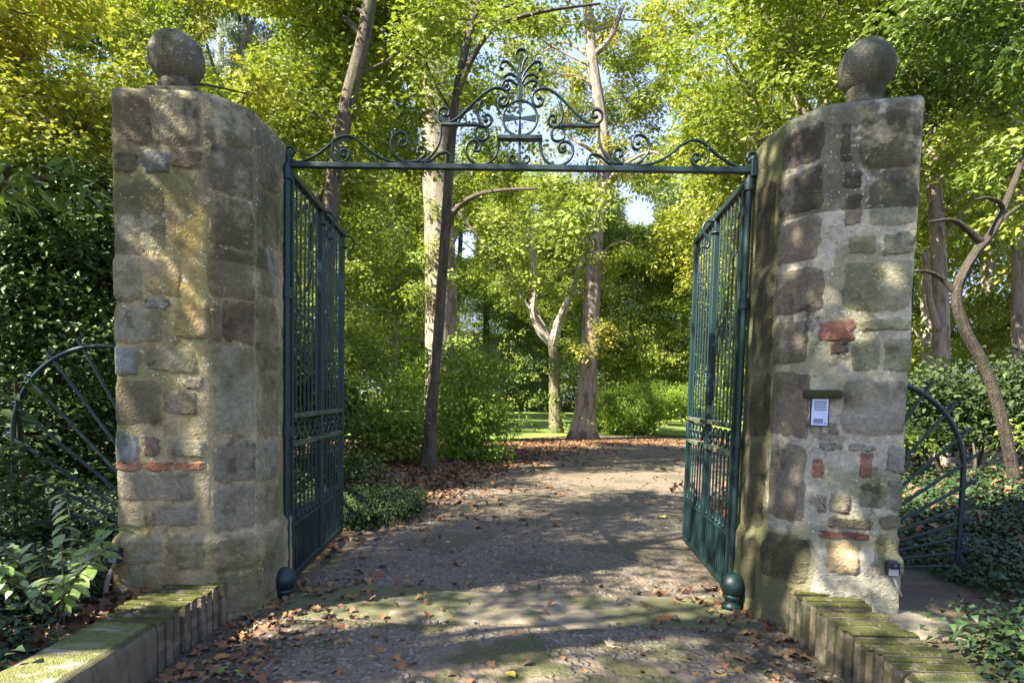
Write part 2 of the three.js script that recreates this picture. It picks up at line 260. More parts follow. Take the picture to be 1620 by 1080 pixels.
function pillar(side, label, path, back) {
  const root = thing('gate_pillar', label, 'gate pillar', [0, 0, 0]);
  const left = side === 'left', TOP = left ? 3.01 : 3.045, sgn = left ? 1 : -1, sd = left ? 3 : 17;
  const all = [...path, ...back], seg = all.map((p, i) => { const q = all[(i + 1) % all.length]; return Math.hypot(q[0] - p[0], q[1] - p[1]); }), total = seg.reduce((a, b) => a + b, 0);
  const raw = (s) => { s = ((s % total) + total) % total; let i = 0; while (s > seg[i]) { s -= seg[i]; i = (i + 1) % all.length; } const p = all[i], q = all[(i + 1) % all.length], t = s / seg[i]; return [mix(p[0], q[0], t), mix(p[1], q[1], t)]; };
  const plan = (s) => { let x = 0, z = 0; for (let k = -3; k <= 3; k++) { const p = raw(s + k * 0.009); x += p[0]; z += p[1]; } return [x / 7, z / 7]; };
  const P = (s, y, off) => { const [x, z] = plan(s), a = plan(s - 0.02), b = plan(s + 0.02); let nx = -(b[1] - a[1]) * sgn, nz = (b[0] - a[0]) * sgn; const l = Math.hypot(nx, nz); nx /= l; nz /= l; const pl = (left ? 0.028 : 0.03) * sstep(0.55, 0.50, y); return V(x + nx * (off + pl), y, z + nz * (off + pl)); };
  // weathering: streaks of algae from the top, moss, ochre and white lichen, damp at the foot
  const weather = (s, y, base, stone) => {
    const f = (k, o = 4) => fbm(s * k + 30 + sd, y * k + 10, sd, o);
    let c = base.map((b) => b * (0.78 + 0.44 * f(9, 5)) * (0.68 + 0.64 * f(55, 3)));
    const streak = fbm(s * 14 + sd, y * 1.1, 2, 4);
    c = mix3(c, [0.062, 0.058, 0.03], sstep(0.50, 0.66, f(7, 5) * 0.5 + f(42, 3) * 0.2 + streak * 0.3 + (y > (left ? 2.1 : 2.45) ? 0.13 : -0.08)) * (left ? 0.62 : 0.78));
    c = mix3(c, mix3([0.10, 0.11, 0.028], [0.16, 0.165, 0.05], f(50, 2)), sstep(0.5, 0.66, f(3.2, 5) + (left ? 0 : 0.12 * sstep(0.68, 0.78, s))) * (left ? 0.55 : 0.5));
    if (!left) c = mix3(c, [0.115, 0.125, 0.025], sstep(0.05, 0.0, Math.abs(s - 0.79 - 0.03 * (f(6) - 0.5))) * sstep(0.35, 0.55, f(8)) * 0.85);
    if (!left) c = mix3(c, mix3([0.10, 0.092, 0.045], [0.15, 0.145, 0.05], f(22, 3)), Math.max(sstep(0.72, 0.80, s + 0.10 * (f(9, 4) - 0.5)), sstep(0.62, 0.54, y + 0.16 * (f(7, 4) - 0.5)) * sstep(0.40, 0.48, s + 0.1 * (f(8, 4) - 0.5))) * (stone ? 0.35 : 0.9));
    if (left) {
      const yl = Math.exp(-Math.pow((s - 0.40) / 0.11, 2)) * sstep(1.6, 1.9, y) * sstep(2.5, 2.3, y) * 0.5 + sstep(0.85, 0.3, y) * sstep(0.62, 0.1, s) * 1.0;
      c = mix3(c, [0.42, 0.30, 0.055], clamp(yl * sstep(0.34, 0.54, f(6, 5)) * (stone ? 0.7 : 0.9)));
    }
    c = mix3(c, [0.05, 0.045, 0.022], sstep(0.66, 0.8, f(11, 4)) * 0.5);
    c = mix3(c, [0.09, 0.105, 0.024], sstep(0.6, 0.15, y + 0.5 * (f(5) - 0.5)) * (left ? 0.45 : 0.55) * sstep(0.3, 0.55, f(4)) * (left ? sstep(0.35, 0.6, s) : sstep(0.40, 0.55, s)));
    const dots = fbm(s * 75 + sd * 3, y * 75, 5, 2); c = mix3(c, [0.62, 0.60, 0.52], sstep(0.77, 0.83, dots) * sstep(0.35, 0.6, f(2.6, 3)) * 0.9);
    return c;
  };
  const MORT = left ? [0.35, 0.29, 0.165] : [0.44, 0.40, 0.305];
  const uvOf = (s, y) => [(s - S0) / SPAN, y / 3.1];
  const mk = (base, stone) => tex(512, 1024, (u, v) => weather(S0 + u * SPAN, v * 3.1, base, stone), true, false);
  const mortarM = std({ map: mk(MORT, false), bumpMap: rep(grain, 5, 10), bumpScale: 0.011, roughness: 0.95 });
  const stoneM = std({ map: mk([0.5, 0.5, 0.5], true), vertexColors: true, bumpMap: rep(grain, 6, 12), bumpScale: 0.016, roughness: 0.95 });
  { // core of mortar and rubble
    const ns = 150, ny = 150, pos = [], uv = [], idx = [];
    const ys = []; for (let j = 0; j <= ny; j++) ys.push(-0.05 + (TOP + 0.05) * j / ny);
    ys.forEach((y, j) => { for (let i = 0; i <= ns; i++) {
      const s = i / ns * total, round = -0.022 * Math.pow(sstep(TOP - 0.05, TOP, y), 2);
      const d = 0.012 * (fbm(s * 4 + sd, y * 4, sd, 4) - 0.5) + 0.008 * (fbm(s * 16 + sd, y * 16, sd + 2, 3) - 0.5) + 0.012 * (fbm(s * 2 + 5, y * 1.3, sd + 8, 3) - 0.5);
      const p = P((i % ns) / ns * total, y, d + round); pos.push(p.x, p.y + (j === ny ? 0.012 * (fbm(p.x * 9, p.z * 9, 1, 3) - 0.5) : 0), p.z);
      const su = s > 1.35 ? Math.max(-0.1, s > total - 0.6 ? s - total : 2.7 - s) : s; uv.push(...uvOf(Math.abs(su), y)); } });
    for (let j = 0; j < ny; j++) for (let i = 0; i < ns; i++) { const a = j * (ns + 1) + i, b = a + ns + 1; left ? idx.push(a, a + 1, b, b, a + 1, b + 1) : idx.push(a, b, a + 1, b, b + 1, a + 1); }
    const cx = all.reduce((a, p) => a + p[0], 0) / all.length, cz = all.reduce((a, p) => a + p[1], 0) / all.length, c = pos.length / 3, top = ny * (ns + 1);
    pos.push(cx, TOP + 0.03, cz); uv.push(...uvOf(0.3, 2.95));
    for (let i = 0; i < ns; i++) left ? idx.push(c, top + i, top + i + 1) : idx.push(c, top + i + 1, top + i);
    const g = new THREE.BufferGeometry(); g.setAttribute('position', new THREE.Float32BufferAttribute(pos, 3)); g.setAttribute('uv', new THREE.Float32BufferAttribute(uv, 2)); g.setIndex(idx); g.computeVertexNormals();
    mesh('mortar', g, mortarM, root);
  }
  STONES[side].split(';').forEach((row, id) => {
    const [s0, y0, s1, y1, kind] = row.split(' ').map(Number), n = 12, pos = [], uv = [], col = [], idx = [];
    const t = TINT[side][kind], j1 = 0.93 + 0.14 * hash(id, sd, 1), j2 = 0.95 + 0.1 * hash(id, sd, 2);
    const pw = 7 + 9 * hash(id, sd, 3), rough = kind === 7 ? 0.026 : kind === 3 ? 0.014 : 0.006, gone = (left ? 0.002 : 0.003) + 0.003 * hash(id, sd, 4);
    for (let a = 0; a <= n; a++) for (let b = 0; b <= n; b++) {
      let u = 2 * b / n - 1, v = 2 * a / n - 1; const r = Math.max(Math.abs(u), Math.abs(v)), lp = Math.pow(Math.pow(Math.abs(u), pw) + Math.pow(Math.abs(v), pw), 1 / pw);
      if (lp > 0) { u *= r / lp; v *= r / lp; }
      const hs = (s1 - s0) / 2 + 0.006, hy = (y1 - y0) / 2 + 0.006;
      const s = (s0 + s1) / 2 + u * hs + r * 0.022 * (fbm(v * 3 + id * 3.7 + 5, u * 3 + 7, id, 4) - 0.5) * 2, y = (y0 + y1) / 2 + v * hy + r * 0.022 * (fbm(u * 3 + 11 + id * 1.9, v * 3 + 3, id + 50, 4) - 0.5) * 2;
      const h = mix(gone + rough * (fbm(s * 11 + id, y * 11, id, 4) - 0.42), -0.008, sstep(0.88, 1, r));
      const p = P(s, Math.min(y, TOP - 0.012), h + 0.004); pos.push(p.x, p.y, p.z); uv.push(...uvOf(clamp(s, S0 + 0.01, S0 + SPAN - 0.01), clamp(y, 0.01, 3.09)));
      const m = j1 * (0.8 + 0.4 * fbm(s * 8 + id * 5, y * 8, 3, 3)), sm = sstep(0.62, 1.05, r + 0.9 * (fbm(s * 13 + 4, y * 13 + 6, id, 3) - 0.5)) * (left ? 0.5 : 0.3) * sstep(0.5, 0.9, r); const SMEAR = left ? MORT : [0.38, 0.34, 0.25]; const cc = mix3([t[0] * m, t[1] * m * j2, t[2] * m * j2 * j2], SMEAR, sm); col.push(cc[0] * 2, cc[1] * 2, cc[2] * 2);
    }
    for (let a = 0; a < n; a++) for (let b = 0; b < n; b++) { const q = a * (n + 1) + b, w = q + n + 1; left ? idx.push(q, q + 1, w, w, q + 1, w + 1) : idx.push(q, w, q + 1, w, w + 1, q + 1); }
    const g = new THREE.BufferGeometry(); g.setAttribute('position', new THREE.Float32BufferAttribute(pos, 3)); g.setAttribute('uv', new THREE.Float32BufferAttribute(uv, 2)); g.setAttribute('color', new THREE.Float32BufferAttribute(col, 3)); g.setIndex(idx); g.computeVertexNormals();
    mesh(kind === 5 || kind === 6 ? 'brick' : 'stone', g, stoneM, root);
  });
  // ball finial on its moulded neck
  const ballT = tex(512, 256, (u, v) => { const s = u * 8, y = v * 4, a = fbm(s + sd, y, 1, 5), b = fbm(s * 9, y * 9, 4, 2), k = sstep(0.42, 0.62, fbm(s * 0.9 + 4, y * 0.7 + sd, 7, 4)); return mix3(mix3(mix3([0.085, 0.078, 0.052], [0.19, 0.175, 0.12], a * 0.6 + b * 0.4), [0.36, 0.35, 0.29], sstep(0.70, 0.78, fbm(s * 7 + 5, y * 7, 12, 3)) * 0.6), [0.05, 0.055, 0.022], k * 0.85); });
  const ballM = std({ map: ballT, bumpMap: rep(grain, 4, 2), bumpScale: 0.016 });
  const bx = left ? -2.09 : 1.935, bz = left ? -3.66 : -3.66, by = 3.305;
  const fin = new THREE.Group(); fin.name = 'finial'; fin.position.set(bx, TOP - 0.01, bz); root.add(fin);
  const neck = new THREE.LatheGeometry([[0, 0], [0.16, 0], [0.16, 0.04], [0.13, 0.05], [0.095, 0.07], [0.085, 0.10], [0.098, 0.125], [0.098, 0.15], [0.08, 0.19]].map((p) => new THREE.Vector2(...p)), 36);
  mesh('neck', neck, ballM, fin);
  const prof = []; for (let i = 0; i <= 40; i++) { const a = -Math.PI / 2 + Math.PI * i / 40; let r = 0.152 * Math.cos(a), y = 0.152 * Math.sin(a); if (!left && a > 0.86) { y = Math.min(y, 0.14) + (a > 0.98 ? 0.012 : 0); r *= a < 0.98 ? 0.96 : 1.0; } prof.push(new THREE.Vector2(Math.max(0, r), y)); }
  const ball = new THREE.LatheGeometry(prof, 56); const bp = ball.attributes.position;
  for (let i = 0; i < bp.count; i++) { const k = 1 + 0.06 * (fbm(bp.getX(i) * 12 + 9, bp.getY(i) * 12 + 9, bp.getZ(i) * 12 + sd, 3) - 0.5); bp.setXYZ(i, bp.getX(i) * k, bp.getY(i) * k, bp.getZ(i) * k); }
  ball.computeVertexNormals(); mesh('ball', ball.translate(0, by - TOP + 0.01, 0), ballM, fin);
  if (!left) { // small stone shelf over the intercom
    const g = box(0.20, 0.05, 0.09, 0.018), q = g.attributes.position; for (let i = 0; i < q.count; i++) q.setY(i, q.getY(i) + 0.012 * (fbm(q.getX(i) * 30, q.getZ(i) * 30, 2, 2) - 0.5));
    const p = P(0.435, 1.425, 0.03), t = P(0.405, 1.425, 0.03).sub(P(0.465, 1.425, 0.03));
    g.rotateY(Math.atan2(-t.z, t.x)); mesh('stone_shelf', g.translate(p.x, p.y, p.z), std({ color: new THREE.Color(0.10, 0.11, 0.03), bumpMap: rep(grain, 2), bumpScale: 0.02 }), root);
  } else { // projecting coping block at the outer front corner
    const g = box(0.30, 0.06, 0.36, 0.012); mesh('coping_stone', g.translate(-2.01, TOP + 0.012, -3.62), std({ map: ballT, bumpMap: grain, bumpScale: 0.008 }), root);
  }
  return { root, P };
}
const PL = pillar('left', 'tall weathered stone gate pillar on the left, brownish stones, ochre stains at its foot', [[-2.29, -3.36], [-1.78, -3.40], [-1.605, -3.60], [-1.60, -4.02]], [[-1.61, -4.16], [-2.28, -4.14]]);
const PR = pillar('right', 'tall stone gate pillar on the right, dark stones in pale smeared mortar, intercom on its face', [[2.12, -3.38], [1.645, -3.52], [1.535, -3.70], [1.502, -3.86], [1.492, -4.06]], [[1.495, -4.18], [2.12, -4.16]]);

// ---------------------------------------------------------------- intercom, sensors, cable
{
  const p = PR.P(0.443, 1.325, 0.012), a = PR.P(0.42, 1.325, 0), b = PR.P(0.47, 1.325, 0), ang = Math.atan2(-(a.z - b.z), a.x - b.x);
  const t = thing('intercom', 'pale blue grey intercom panel with speaker slots on the right pillar', 'intercom', [p.x, p.y, p.z]); t.rotation.y = ang;
  const pale = std({ color: new THREE.Color(0.50, 0.58, 0.80), roughness: 0.35, metalness: 0.3 }), dark = std({ color: new THREE.Color(0.03, 0.035, 0.05), roughness: 0.5 });
  mesh('housing', box(0.098, 0.168, 0.02, 0.006), dark, t);
  mesh('front_plate', put(box(0.086, 0.156, 0.008, 0.003), 0, 0, 0.012), pale, t);
  for (let i = 0; i < 6; i++) mesh('speaker_slot', put(box(0.064, 0.004, 0.003, 0.001), 0, 0.058 - i * 0.0095, 0.0165), dark, t);
  mesh('call_button', put(box(0.05, 0.026, 0.006, 0.002), -0.006, -0.052, 0.017), std({ color: new THREE.Color(0.16, 0.2, 0.34), roughness: 0.3 }), t);
  mesh('key_hole', put(new THREE.CylinderGeometry(0.004, 0.004, 0.004, 12).rotateX(Math.PI / 2), 0.03, -0.064, 0.017), dark, t);
}
function sensor(P, s, y, label, flip) {
  const p = P(s, y, 0.0), a = P(s - 0.03, y, 0), b = P(s + 0.03, y, 0); let ang = Math.atan2(-(b.z - a.z), b.x - a.x); if (flip) ang += Math.PI;
  const t = thing('gate_sensor', label, 'sensor', [p.x, p.y, p.z], 'photocell sensors low on the pillars'); t.rotation.y = ang;
  const dark = std({ color: new THREE.Color(0.02, 0.02, 0.028), roughness: 0.35 }), grey = std({ color: new THREE.Color(0.30, 0.31, 0.34), roughness: 0.4 });
  mesh('case', put(box(0.066, 0.085, 0.05, 0.012), 0, 0, 0.025), dark, t);
  mesh('face', put(box(0.05, 0.036, 0.006, 0.003), 0, -0.018, 0.05), grey, t);
  const lens = new THREE.SphereGeometry(0.015, 20, 12, 0, Math.PI * 2, 0, Math.PI / 2).rotateX(Math.PI / 2); mesh('lens', put(lens, 0.004, 0.016, 0.049), new THREE.MeshPhysicalMaterial({ color: 0x050506, roughness: 0.08, clearcoat: 1 }), t);
  return p;
}
const sl = sensor(PL.P, 0.03, 0.432, 'small dark sensor box low on the left pillar, beside the ivy', false);
const sr = sensor(PR.P, 0.045, 0.474, 'small dark sensor box low on the right pillar with a grey cable', true);
const cab = std({ color: new THREE.Color(0.33, 0.31, 0.28), roughness: 0.6 });
mesh('conduit', tube(spline([V(sl.x - 0.03, sl.y - 0.06, sl.z - 0.03), V(sl.x - 0.06, sl.y - 0.13, sl.z + 0.0), V(sl.x - 0.075, sl.y - 0.24, sl.z + 0.01), V(sl.x - 0.02, sl.y - 0.27, sl.z + 0.06), V(sl.x + 0.1, sl.y - 0.27, sl.z + 0.1)], 30), lerpA([0.014, 0.014], 30), 10), cab, scene, { label: 'bent grey plastic conduit curling into the soil at the left pillar', category: 'conduit' });
mesh('cable', tube(spline([V(sr.x - 0.005, sr.y - 0.04, sr.z + 0.03), V(sr.x + 0.02, sr.y - 0.10, sr.z + 0.04), V(sr.x + 0.07, sr.y - 0.16, sr.z + 0.0), V(sr.x + 0.12, sr.y - 0.175, sr.z - 0.1)], 24), lerpA([0.006, 0.006], 24), 8), cab, scene, { label: 'thin grey cable running from the right sensor round the pillar corner', category: 'cable' });

// ---------------------------------------------------------------- brick kerb walls and paving slab
function kerb(x0, x1, zBack, nBricks, zEnd, h, label, seed, paleEnd) {
  const root = thing('brick_kerb', label, 'kerb wall', [0, 0, 0]); const q = rng(seed), pitch = 0.076, w = x1 - x0, left = x0 < 0;
  const t = tex(512, 512, (u, v) => { const a = fbm(u * 12 + seed, v * 12, 1, 5), b = fbm(u * 60, v * 60, 3, 2), m = sstep(0.40, 0.55, fbm(u * 7 + seed, v * 7, 5, 5)); return mix3(mix3([0.12, 0.095, 0.068], [0.24, 0.195, 0.14], a * 0.6 + b * 0.4), [0.075, 0.078, 0.035], m * 0.75); });
  const mossT = tex(512, 512, (u, v) => { const a = fbm(u * 10 + seed, v * 10, 2, 5), b = fbm(u * 80, v * 80, 3, 3); return mix3(mix3([0.045, 0.055, 0.009], [0.145, 0.15, 0.022], b), [0.26, 0.22, 0.14], sstep(0.58, 0.74, a) * 0.8); });
  const side = std({ map: t, bumpMap: rep(grain, 2), bumpScale: 0.008 }), moss = std({ map: mossT, bumpMap: rep(grain, 3), bumpScale: 0.02, roughness: 1 });
  for (let i = 0; i < nBricks; i++) {
    const z = zBack + (i + 0.5) * pitch, hh = h + 0.022 * (q() - 0.5), g = box(w - 0.03 * q(), hh, pitch - 0.020 - 0.008 * q(), 0.009);
    const uv = g.attributes.uv, p = g.attributes.position, du = q();
    for (let k = 0; k < p.count; k++) { const n = g.attributes.normal; Math.abs(n.getY(k)) > 0.7 ? uv.setXY(k, p.getX(k) * 2 + du, p.getZ(k) * 2) : uv.setXY(k, (p.getZ(k) + p.getX(k)) * 2 + du, p.getY(k) * 2); p.setY(k, p.getY(k) * (1 + 0.01 * q())); }
    g.rotateY(0.02 * (q() - 0.5)); g.translate((x0 + x1) / 2 + 0.012 * (q() - 0.5), hh / 2 - 0.01, z);
    const m = new THREE.Mesh(g, side); m.name = 'brick'; m.castShadow = m.receiveShadow = true; root.add(m);
    const c = box(w * (0.93 + 0.06 * q()), 0.014, pitch - 0.024 - 0.012 * q(), 0.006), cp = c.attributes.position; for (let k = 0; k < cp.count; k++) { cp.setY(k, cp.getY(k) + 0.010 * (fbm(cp.getX(k) * 20 + i, cp.getZ(k) * 20, i, 2) - 0.5)); c.attributes.uv.setXY(k, cp.getX(k) * 3 + i * 0.37, cp.getZ(k) * 3 + i * 0.61); }
    mesh('moss_cap', c.translate((x0 + x1) / 2, hh - 0.008, z), moss, m);
  }
  // dirt filled joints behind the brick faces
  mesh('bed_joint', box(w - 0.11, h - 0.07, nBricks * pitch, 0.004).translate((x0 + x1) / 2, h / 2 - 0.04, zBack + nBricks * pitch / 2), std({ map: t, color: new THREE.Color(0.35, 0.33, 0.25) }), root);
  // nearer part: bricks smeared over with old render
  const z0 = zBack + nBricks * pitch, nz = 70, nw = 26, pos = [], uv = [], idx = [], prof = [];
  for (let j = 0; j <= nw; j++) { const tt = j / nw * (2 * h + w); tt < h ? prof.push([x0, tt]) : tt < h + w ? prof.push([x0 + tt - h, h]) : prof.push([x1, 2 * h + w - tt]); }
  for (let i = 0; i <= nz; i++) for (let j = 0; j <= nw; j++) {
    const z = mix(z0 + 0.002, zEnd, i / nz); let [x, y] = prof[j]; const top = y > h - 0.001, cx = (x0 + x1) / 2;
    x = cx + (x - cx) * (1 - 0.05 * sstep(h - 0.03, h, y)); y += (top ? 0.010 : 0.006) * (fbm(x * 9 + seed, z * 9 + 50, 2, 4) - 0.5) + (top ? 0.006 * Math.sin((z - z0) / pitch * 6.28) * sstep(z0 + 0.6, z0, z) : 0); x += 0.008 * (fbm(y * 9 + seed, z * 9 + 50, 9, 4) - 0.5);
    pos.push(x, y - (top ? 0 : 0.01), z); uv.push((top ? x : y) * 2, z * 2);
  }
  for (let i = 0; i < nz; i++) for (let j = 0; j < nw; j++) { const a = i * (nw + 1) + j, b = a + nw + 1; idx.push(a, b, a + 1, b, b + 1, a + 1); }
  for (const e of [0, nz]) { const c = pos.length / 3; pos.push((x0 + x1) / 2, h / 2, e ? zEnd : z0 + 0.002); uv.push(0, 0); for (let j = 0; j < nw; j++) e ? idx.push(c, e * (nw + 1) + j + 1, e * (nw + 1) + j) : idx.push(c, j, j + 1); }
  const g = new THREE.BufferGeometry(); g.setAttribute('position', new THREE.Float32BufferAttribute(pos, 3)); g.setAttribute('uv', new THREE.Float32BufferAttribute(uv, 2)); g.setIndex(idx); g.computeVertexNormals();
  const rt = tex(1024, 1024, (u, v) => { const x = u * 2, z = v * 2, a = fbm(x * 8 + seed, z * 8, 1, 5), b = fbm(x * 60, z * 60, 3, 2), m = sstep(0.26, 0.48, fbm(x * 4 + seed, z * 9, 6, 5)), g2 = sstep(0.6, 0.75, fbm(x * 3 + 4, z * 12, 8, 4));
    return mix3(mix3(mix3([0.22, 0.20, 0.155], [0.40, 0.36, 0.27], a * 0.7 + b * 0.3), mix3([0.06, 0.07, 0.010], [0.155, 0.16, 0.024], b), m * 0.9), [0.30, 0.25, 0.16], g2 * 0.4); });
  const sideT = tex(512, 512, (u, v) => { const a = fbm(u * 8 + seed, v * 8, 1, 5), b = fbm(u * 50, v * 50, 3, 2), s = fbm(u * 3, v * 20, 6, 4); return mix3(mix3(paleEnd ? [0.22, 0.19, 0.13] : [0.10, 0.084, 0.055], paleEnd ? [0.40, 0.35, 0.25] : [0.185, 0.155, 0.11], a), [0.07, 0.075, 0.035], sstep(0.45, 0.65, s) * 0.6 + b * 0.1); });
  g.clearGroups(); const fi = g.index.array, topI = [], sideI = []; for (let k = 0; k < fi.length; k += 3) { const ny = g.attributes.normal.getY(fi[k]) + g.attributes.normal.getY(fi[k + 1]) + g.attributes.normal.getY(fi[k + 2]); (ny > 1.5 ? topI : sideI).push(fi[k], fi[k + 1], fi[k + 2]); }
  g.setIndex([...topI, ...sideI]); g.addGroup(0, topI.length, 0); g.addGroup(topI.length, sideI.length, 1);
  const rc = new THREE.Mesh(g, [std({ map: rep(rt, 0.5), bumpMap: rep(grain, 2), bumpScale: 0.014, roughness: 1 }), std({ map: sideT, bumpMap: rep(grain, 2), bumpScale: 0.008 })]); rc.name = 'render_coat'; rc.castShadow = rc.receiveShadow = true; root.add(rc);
}
kerb(-2.02, -1.69, -3.52, 10, -1.1, 0.27, 'low kerb wall of upright mossy bricks running forward from the left pillar', 31, false);
kerb(1.575, 1.905, -3.66, 16, -1.2, 0.29, 'low kerb wall of upright mossy bricks running forward from the right pillar', 57, true);
{
  const t = tex(512, 512, (u, v) => { const a = fbm(u * 6, v * 6, 1, 5), b = fbm(u * 50, v * 50, 3, 2), m = sstep(0.46, 0.6, fbm(u * 4, v * 4, 5, 5)); return mix3(mix3([0.22, 0.185, 0.12], [0.36, 0.30, 0.205], a * 0.7 + b * 0.3), [0.10, 0.105, 0.03], m * 0.75); });
  const s = thing('paving_slab', 'mossy stone slab lying behind the right kerb by the ivy', 'slab', [2.12, 0.17, -3.24]);
  const g = box(0.46, 0.075, 0.42, 0.014), p = g.attributes.position; for (let i = 0; i < p.count; i++) g.attributes.uv.setXY(i, p.getX(i) * 1.5, (p.getZ(i) + p.getY(i)) * 1.5);
  mesh('slab', g, std({ map: t, bumpMap: rep(grain, 2), bumpScale: 0.012 }), s);
  mesh('footing', box(0.42, 0.2, 0.36, 0.012).translate(-0.01, -0.137, -0.01), std({ map: t, color: new THREE.Color(0.5, 0.5, 0.5), bumpMap: grain, bumpScale: 0.02 }), s);
}

// ---------------------------------------------------------------- iron gate
function gateLeaf(label, p0, p1, mirror) {
  const root = thing('gate_leaf', label, 'gate', [p0[0], 0, p0[1]]);
  const d = V(p1[0] - p0[0], 0, p1[1] - p0[1]), L = d.length(); root.rotation.y = Math.atan2(-d.z, d.x);
  const I = M.iron, top = 2.80, bot = 0.075, mid1 = 1.20, mid0 = 1.00, x0 = 0.09, x1 = L - 0.02, xm = (x0 + x1) / 2;
  const bar = (n, w, h, dp, x, y, z = 0, m = I) => mesh(n, box(w, h, dp, Math.min(w, dp, h) * 0.2).translate(x, y, z), m, root);
  mesh('hinge_post', new THREE.CylinderGeometry(0.021, 0.021, 2.80, 16).translate(0, 1.45, 0), I, root);
  for (const y of [2.79, 2.02, 1.10]) mesh('hinge', merged([new THREE.CylinderGeometry(0.033, 0.033, 0.07, 16).translate(0, y, 0), box(0.10, 0.045, 0.03, 0.004).translate(0.05, y, 0)]), I, root);
  bar('stile', 0.036, top - bot + 0.02, 0.04, x0, (top + bot) / 2); bar('stile', 0.046, top - bot + 0.02, 0.046, xm, (top + bot) / 2); bar('stile', 0.042, top - bot + 0.05, 0.044, x1, (top + bot) / 2);
  bar('top_rail', x1 - x0 + 0.06, 0.05, 0.056, (x0 + x1) / 2, top + 0.02);
  bar('bottom_rail', x1 - x0, 0.05, 0.04, (x0 + x1) / 2, bot);
  for (const y of [mid1, mid0]) bar('rail', x1 - x0 - 0.03, 0.036, 0.052, (x0 + x1) / 2, y, 0, M.rail);
  bar('rail', x1 - x0 - 0.03, 0.022, 0.03, (x0 + x1) / 2, 0.44);
  const dogs = [], rings = [];
  for (const [a, b] of [[x0 + 0.018, xm - 0.023], [xm + 0.023, x1 - 0.021]]) {
    const n = 6, step = (b - a) / (n + 1) * 1.0, w = (b - a);
    for (let i = 1; i <= n; i++) { const x = a + step * i; mesh('bar', merged([new THREE.CylinderGeometry(0.0075, 0.0075, top - mid1, 10).translate(x, (top + mid1) / 2, 0), new THREE.CylinderGeometry(0.0075, 0.0075, mid0 - bot, 10).translate(x, (mid0 + bot) / 2, 0)]), I, root); }
    for (let i = 0; i <= n; i++) { const x = a + step * (i + 0.5); mesh('short_bar', merged([new THREE.CylinderGeometry(0.007, 0.007, 0.40, 8).translate(x, bot + 0.2, 0), new THREE.ConeGeometry(0.013, 0.075, 8).translate(x, bot + 0.435, 0), new THREE.SphereGeometry(0.0145, 10, 8).translate(x, bot + 0.395, 0)]), I, root); }
    const m = 5; for (let i = 0; i < m; i++) { const x = a + w * (i + 0.5) / m; mesh('ring', new THREE.TorusGeometry(0.064, 0.0085, 8, 28).translate(x, (mid0 + mid1) / 2, 0), I, root); }
    for (let i = 0; i <= m; i++) { const x = a + w * i / m; const g = box(0.05, 0.05, 0.016, 0.003).rotateZ(Math.PI / 4).translate(clamp(x, a + 0.03, b - 0.03), (mid0 + mid1) / 2, 0); mesh('diamond', g, I, root); }
  }
  bar('lock_box', 0.06, 0.15, 0.07, x1 - 0.04, 1.1, 0);
  // curved drop bolts at the head of the middle and end stiles
  const side = mirror ? -1 : 1;
  for (const x of (mirror ? [xm] : [xm, x1])) {
    const c = [[0, 2.86], [0.0, 2.80], [0.055, 2.79], [0.085, 2.74], [0.06, 2.68], [0.03, 2.63], [0.045, 2.585], [0.08, 2.60]].map(([o, y]) => V(x, y, (0.025 + o) * side));
    mesh('bolt_handle', tube(spline(c, 36), lerpA([0.011, 0.011], 36), 8), I, root);
    mesh('bolt_collar', new THREE.TorusGeometry(0.03, 0.008, 8, 18).rotateX(Math.PI / 2).translate(x, 2.70, 0.006 * side), I, root);
  }
  return root;
}
gateLeaf('open left leaf of the green iron gate, by the left pillar', [-1.585, -4.04], [-1.70, -5.66], false);
gateLeaf('open right leaf of the green iron gate, by the right pillar', [1.45, -4.10], [1.555, -5.70], true);
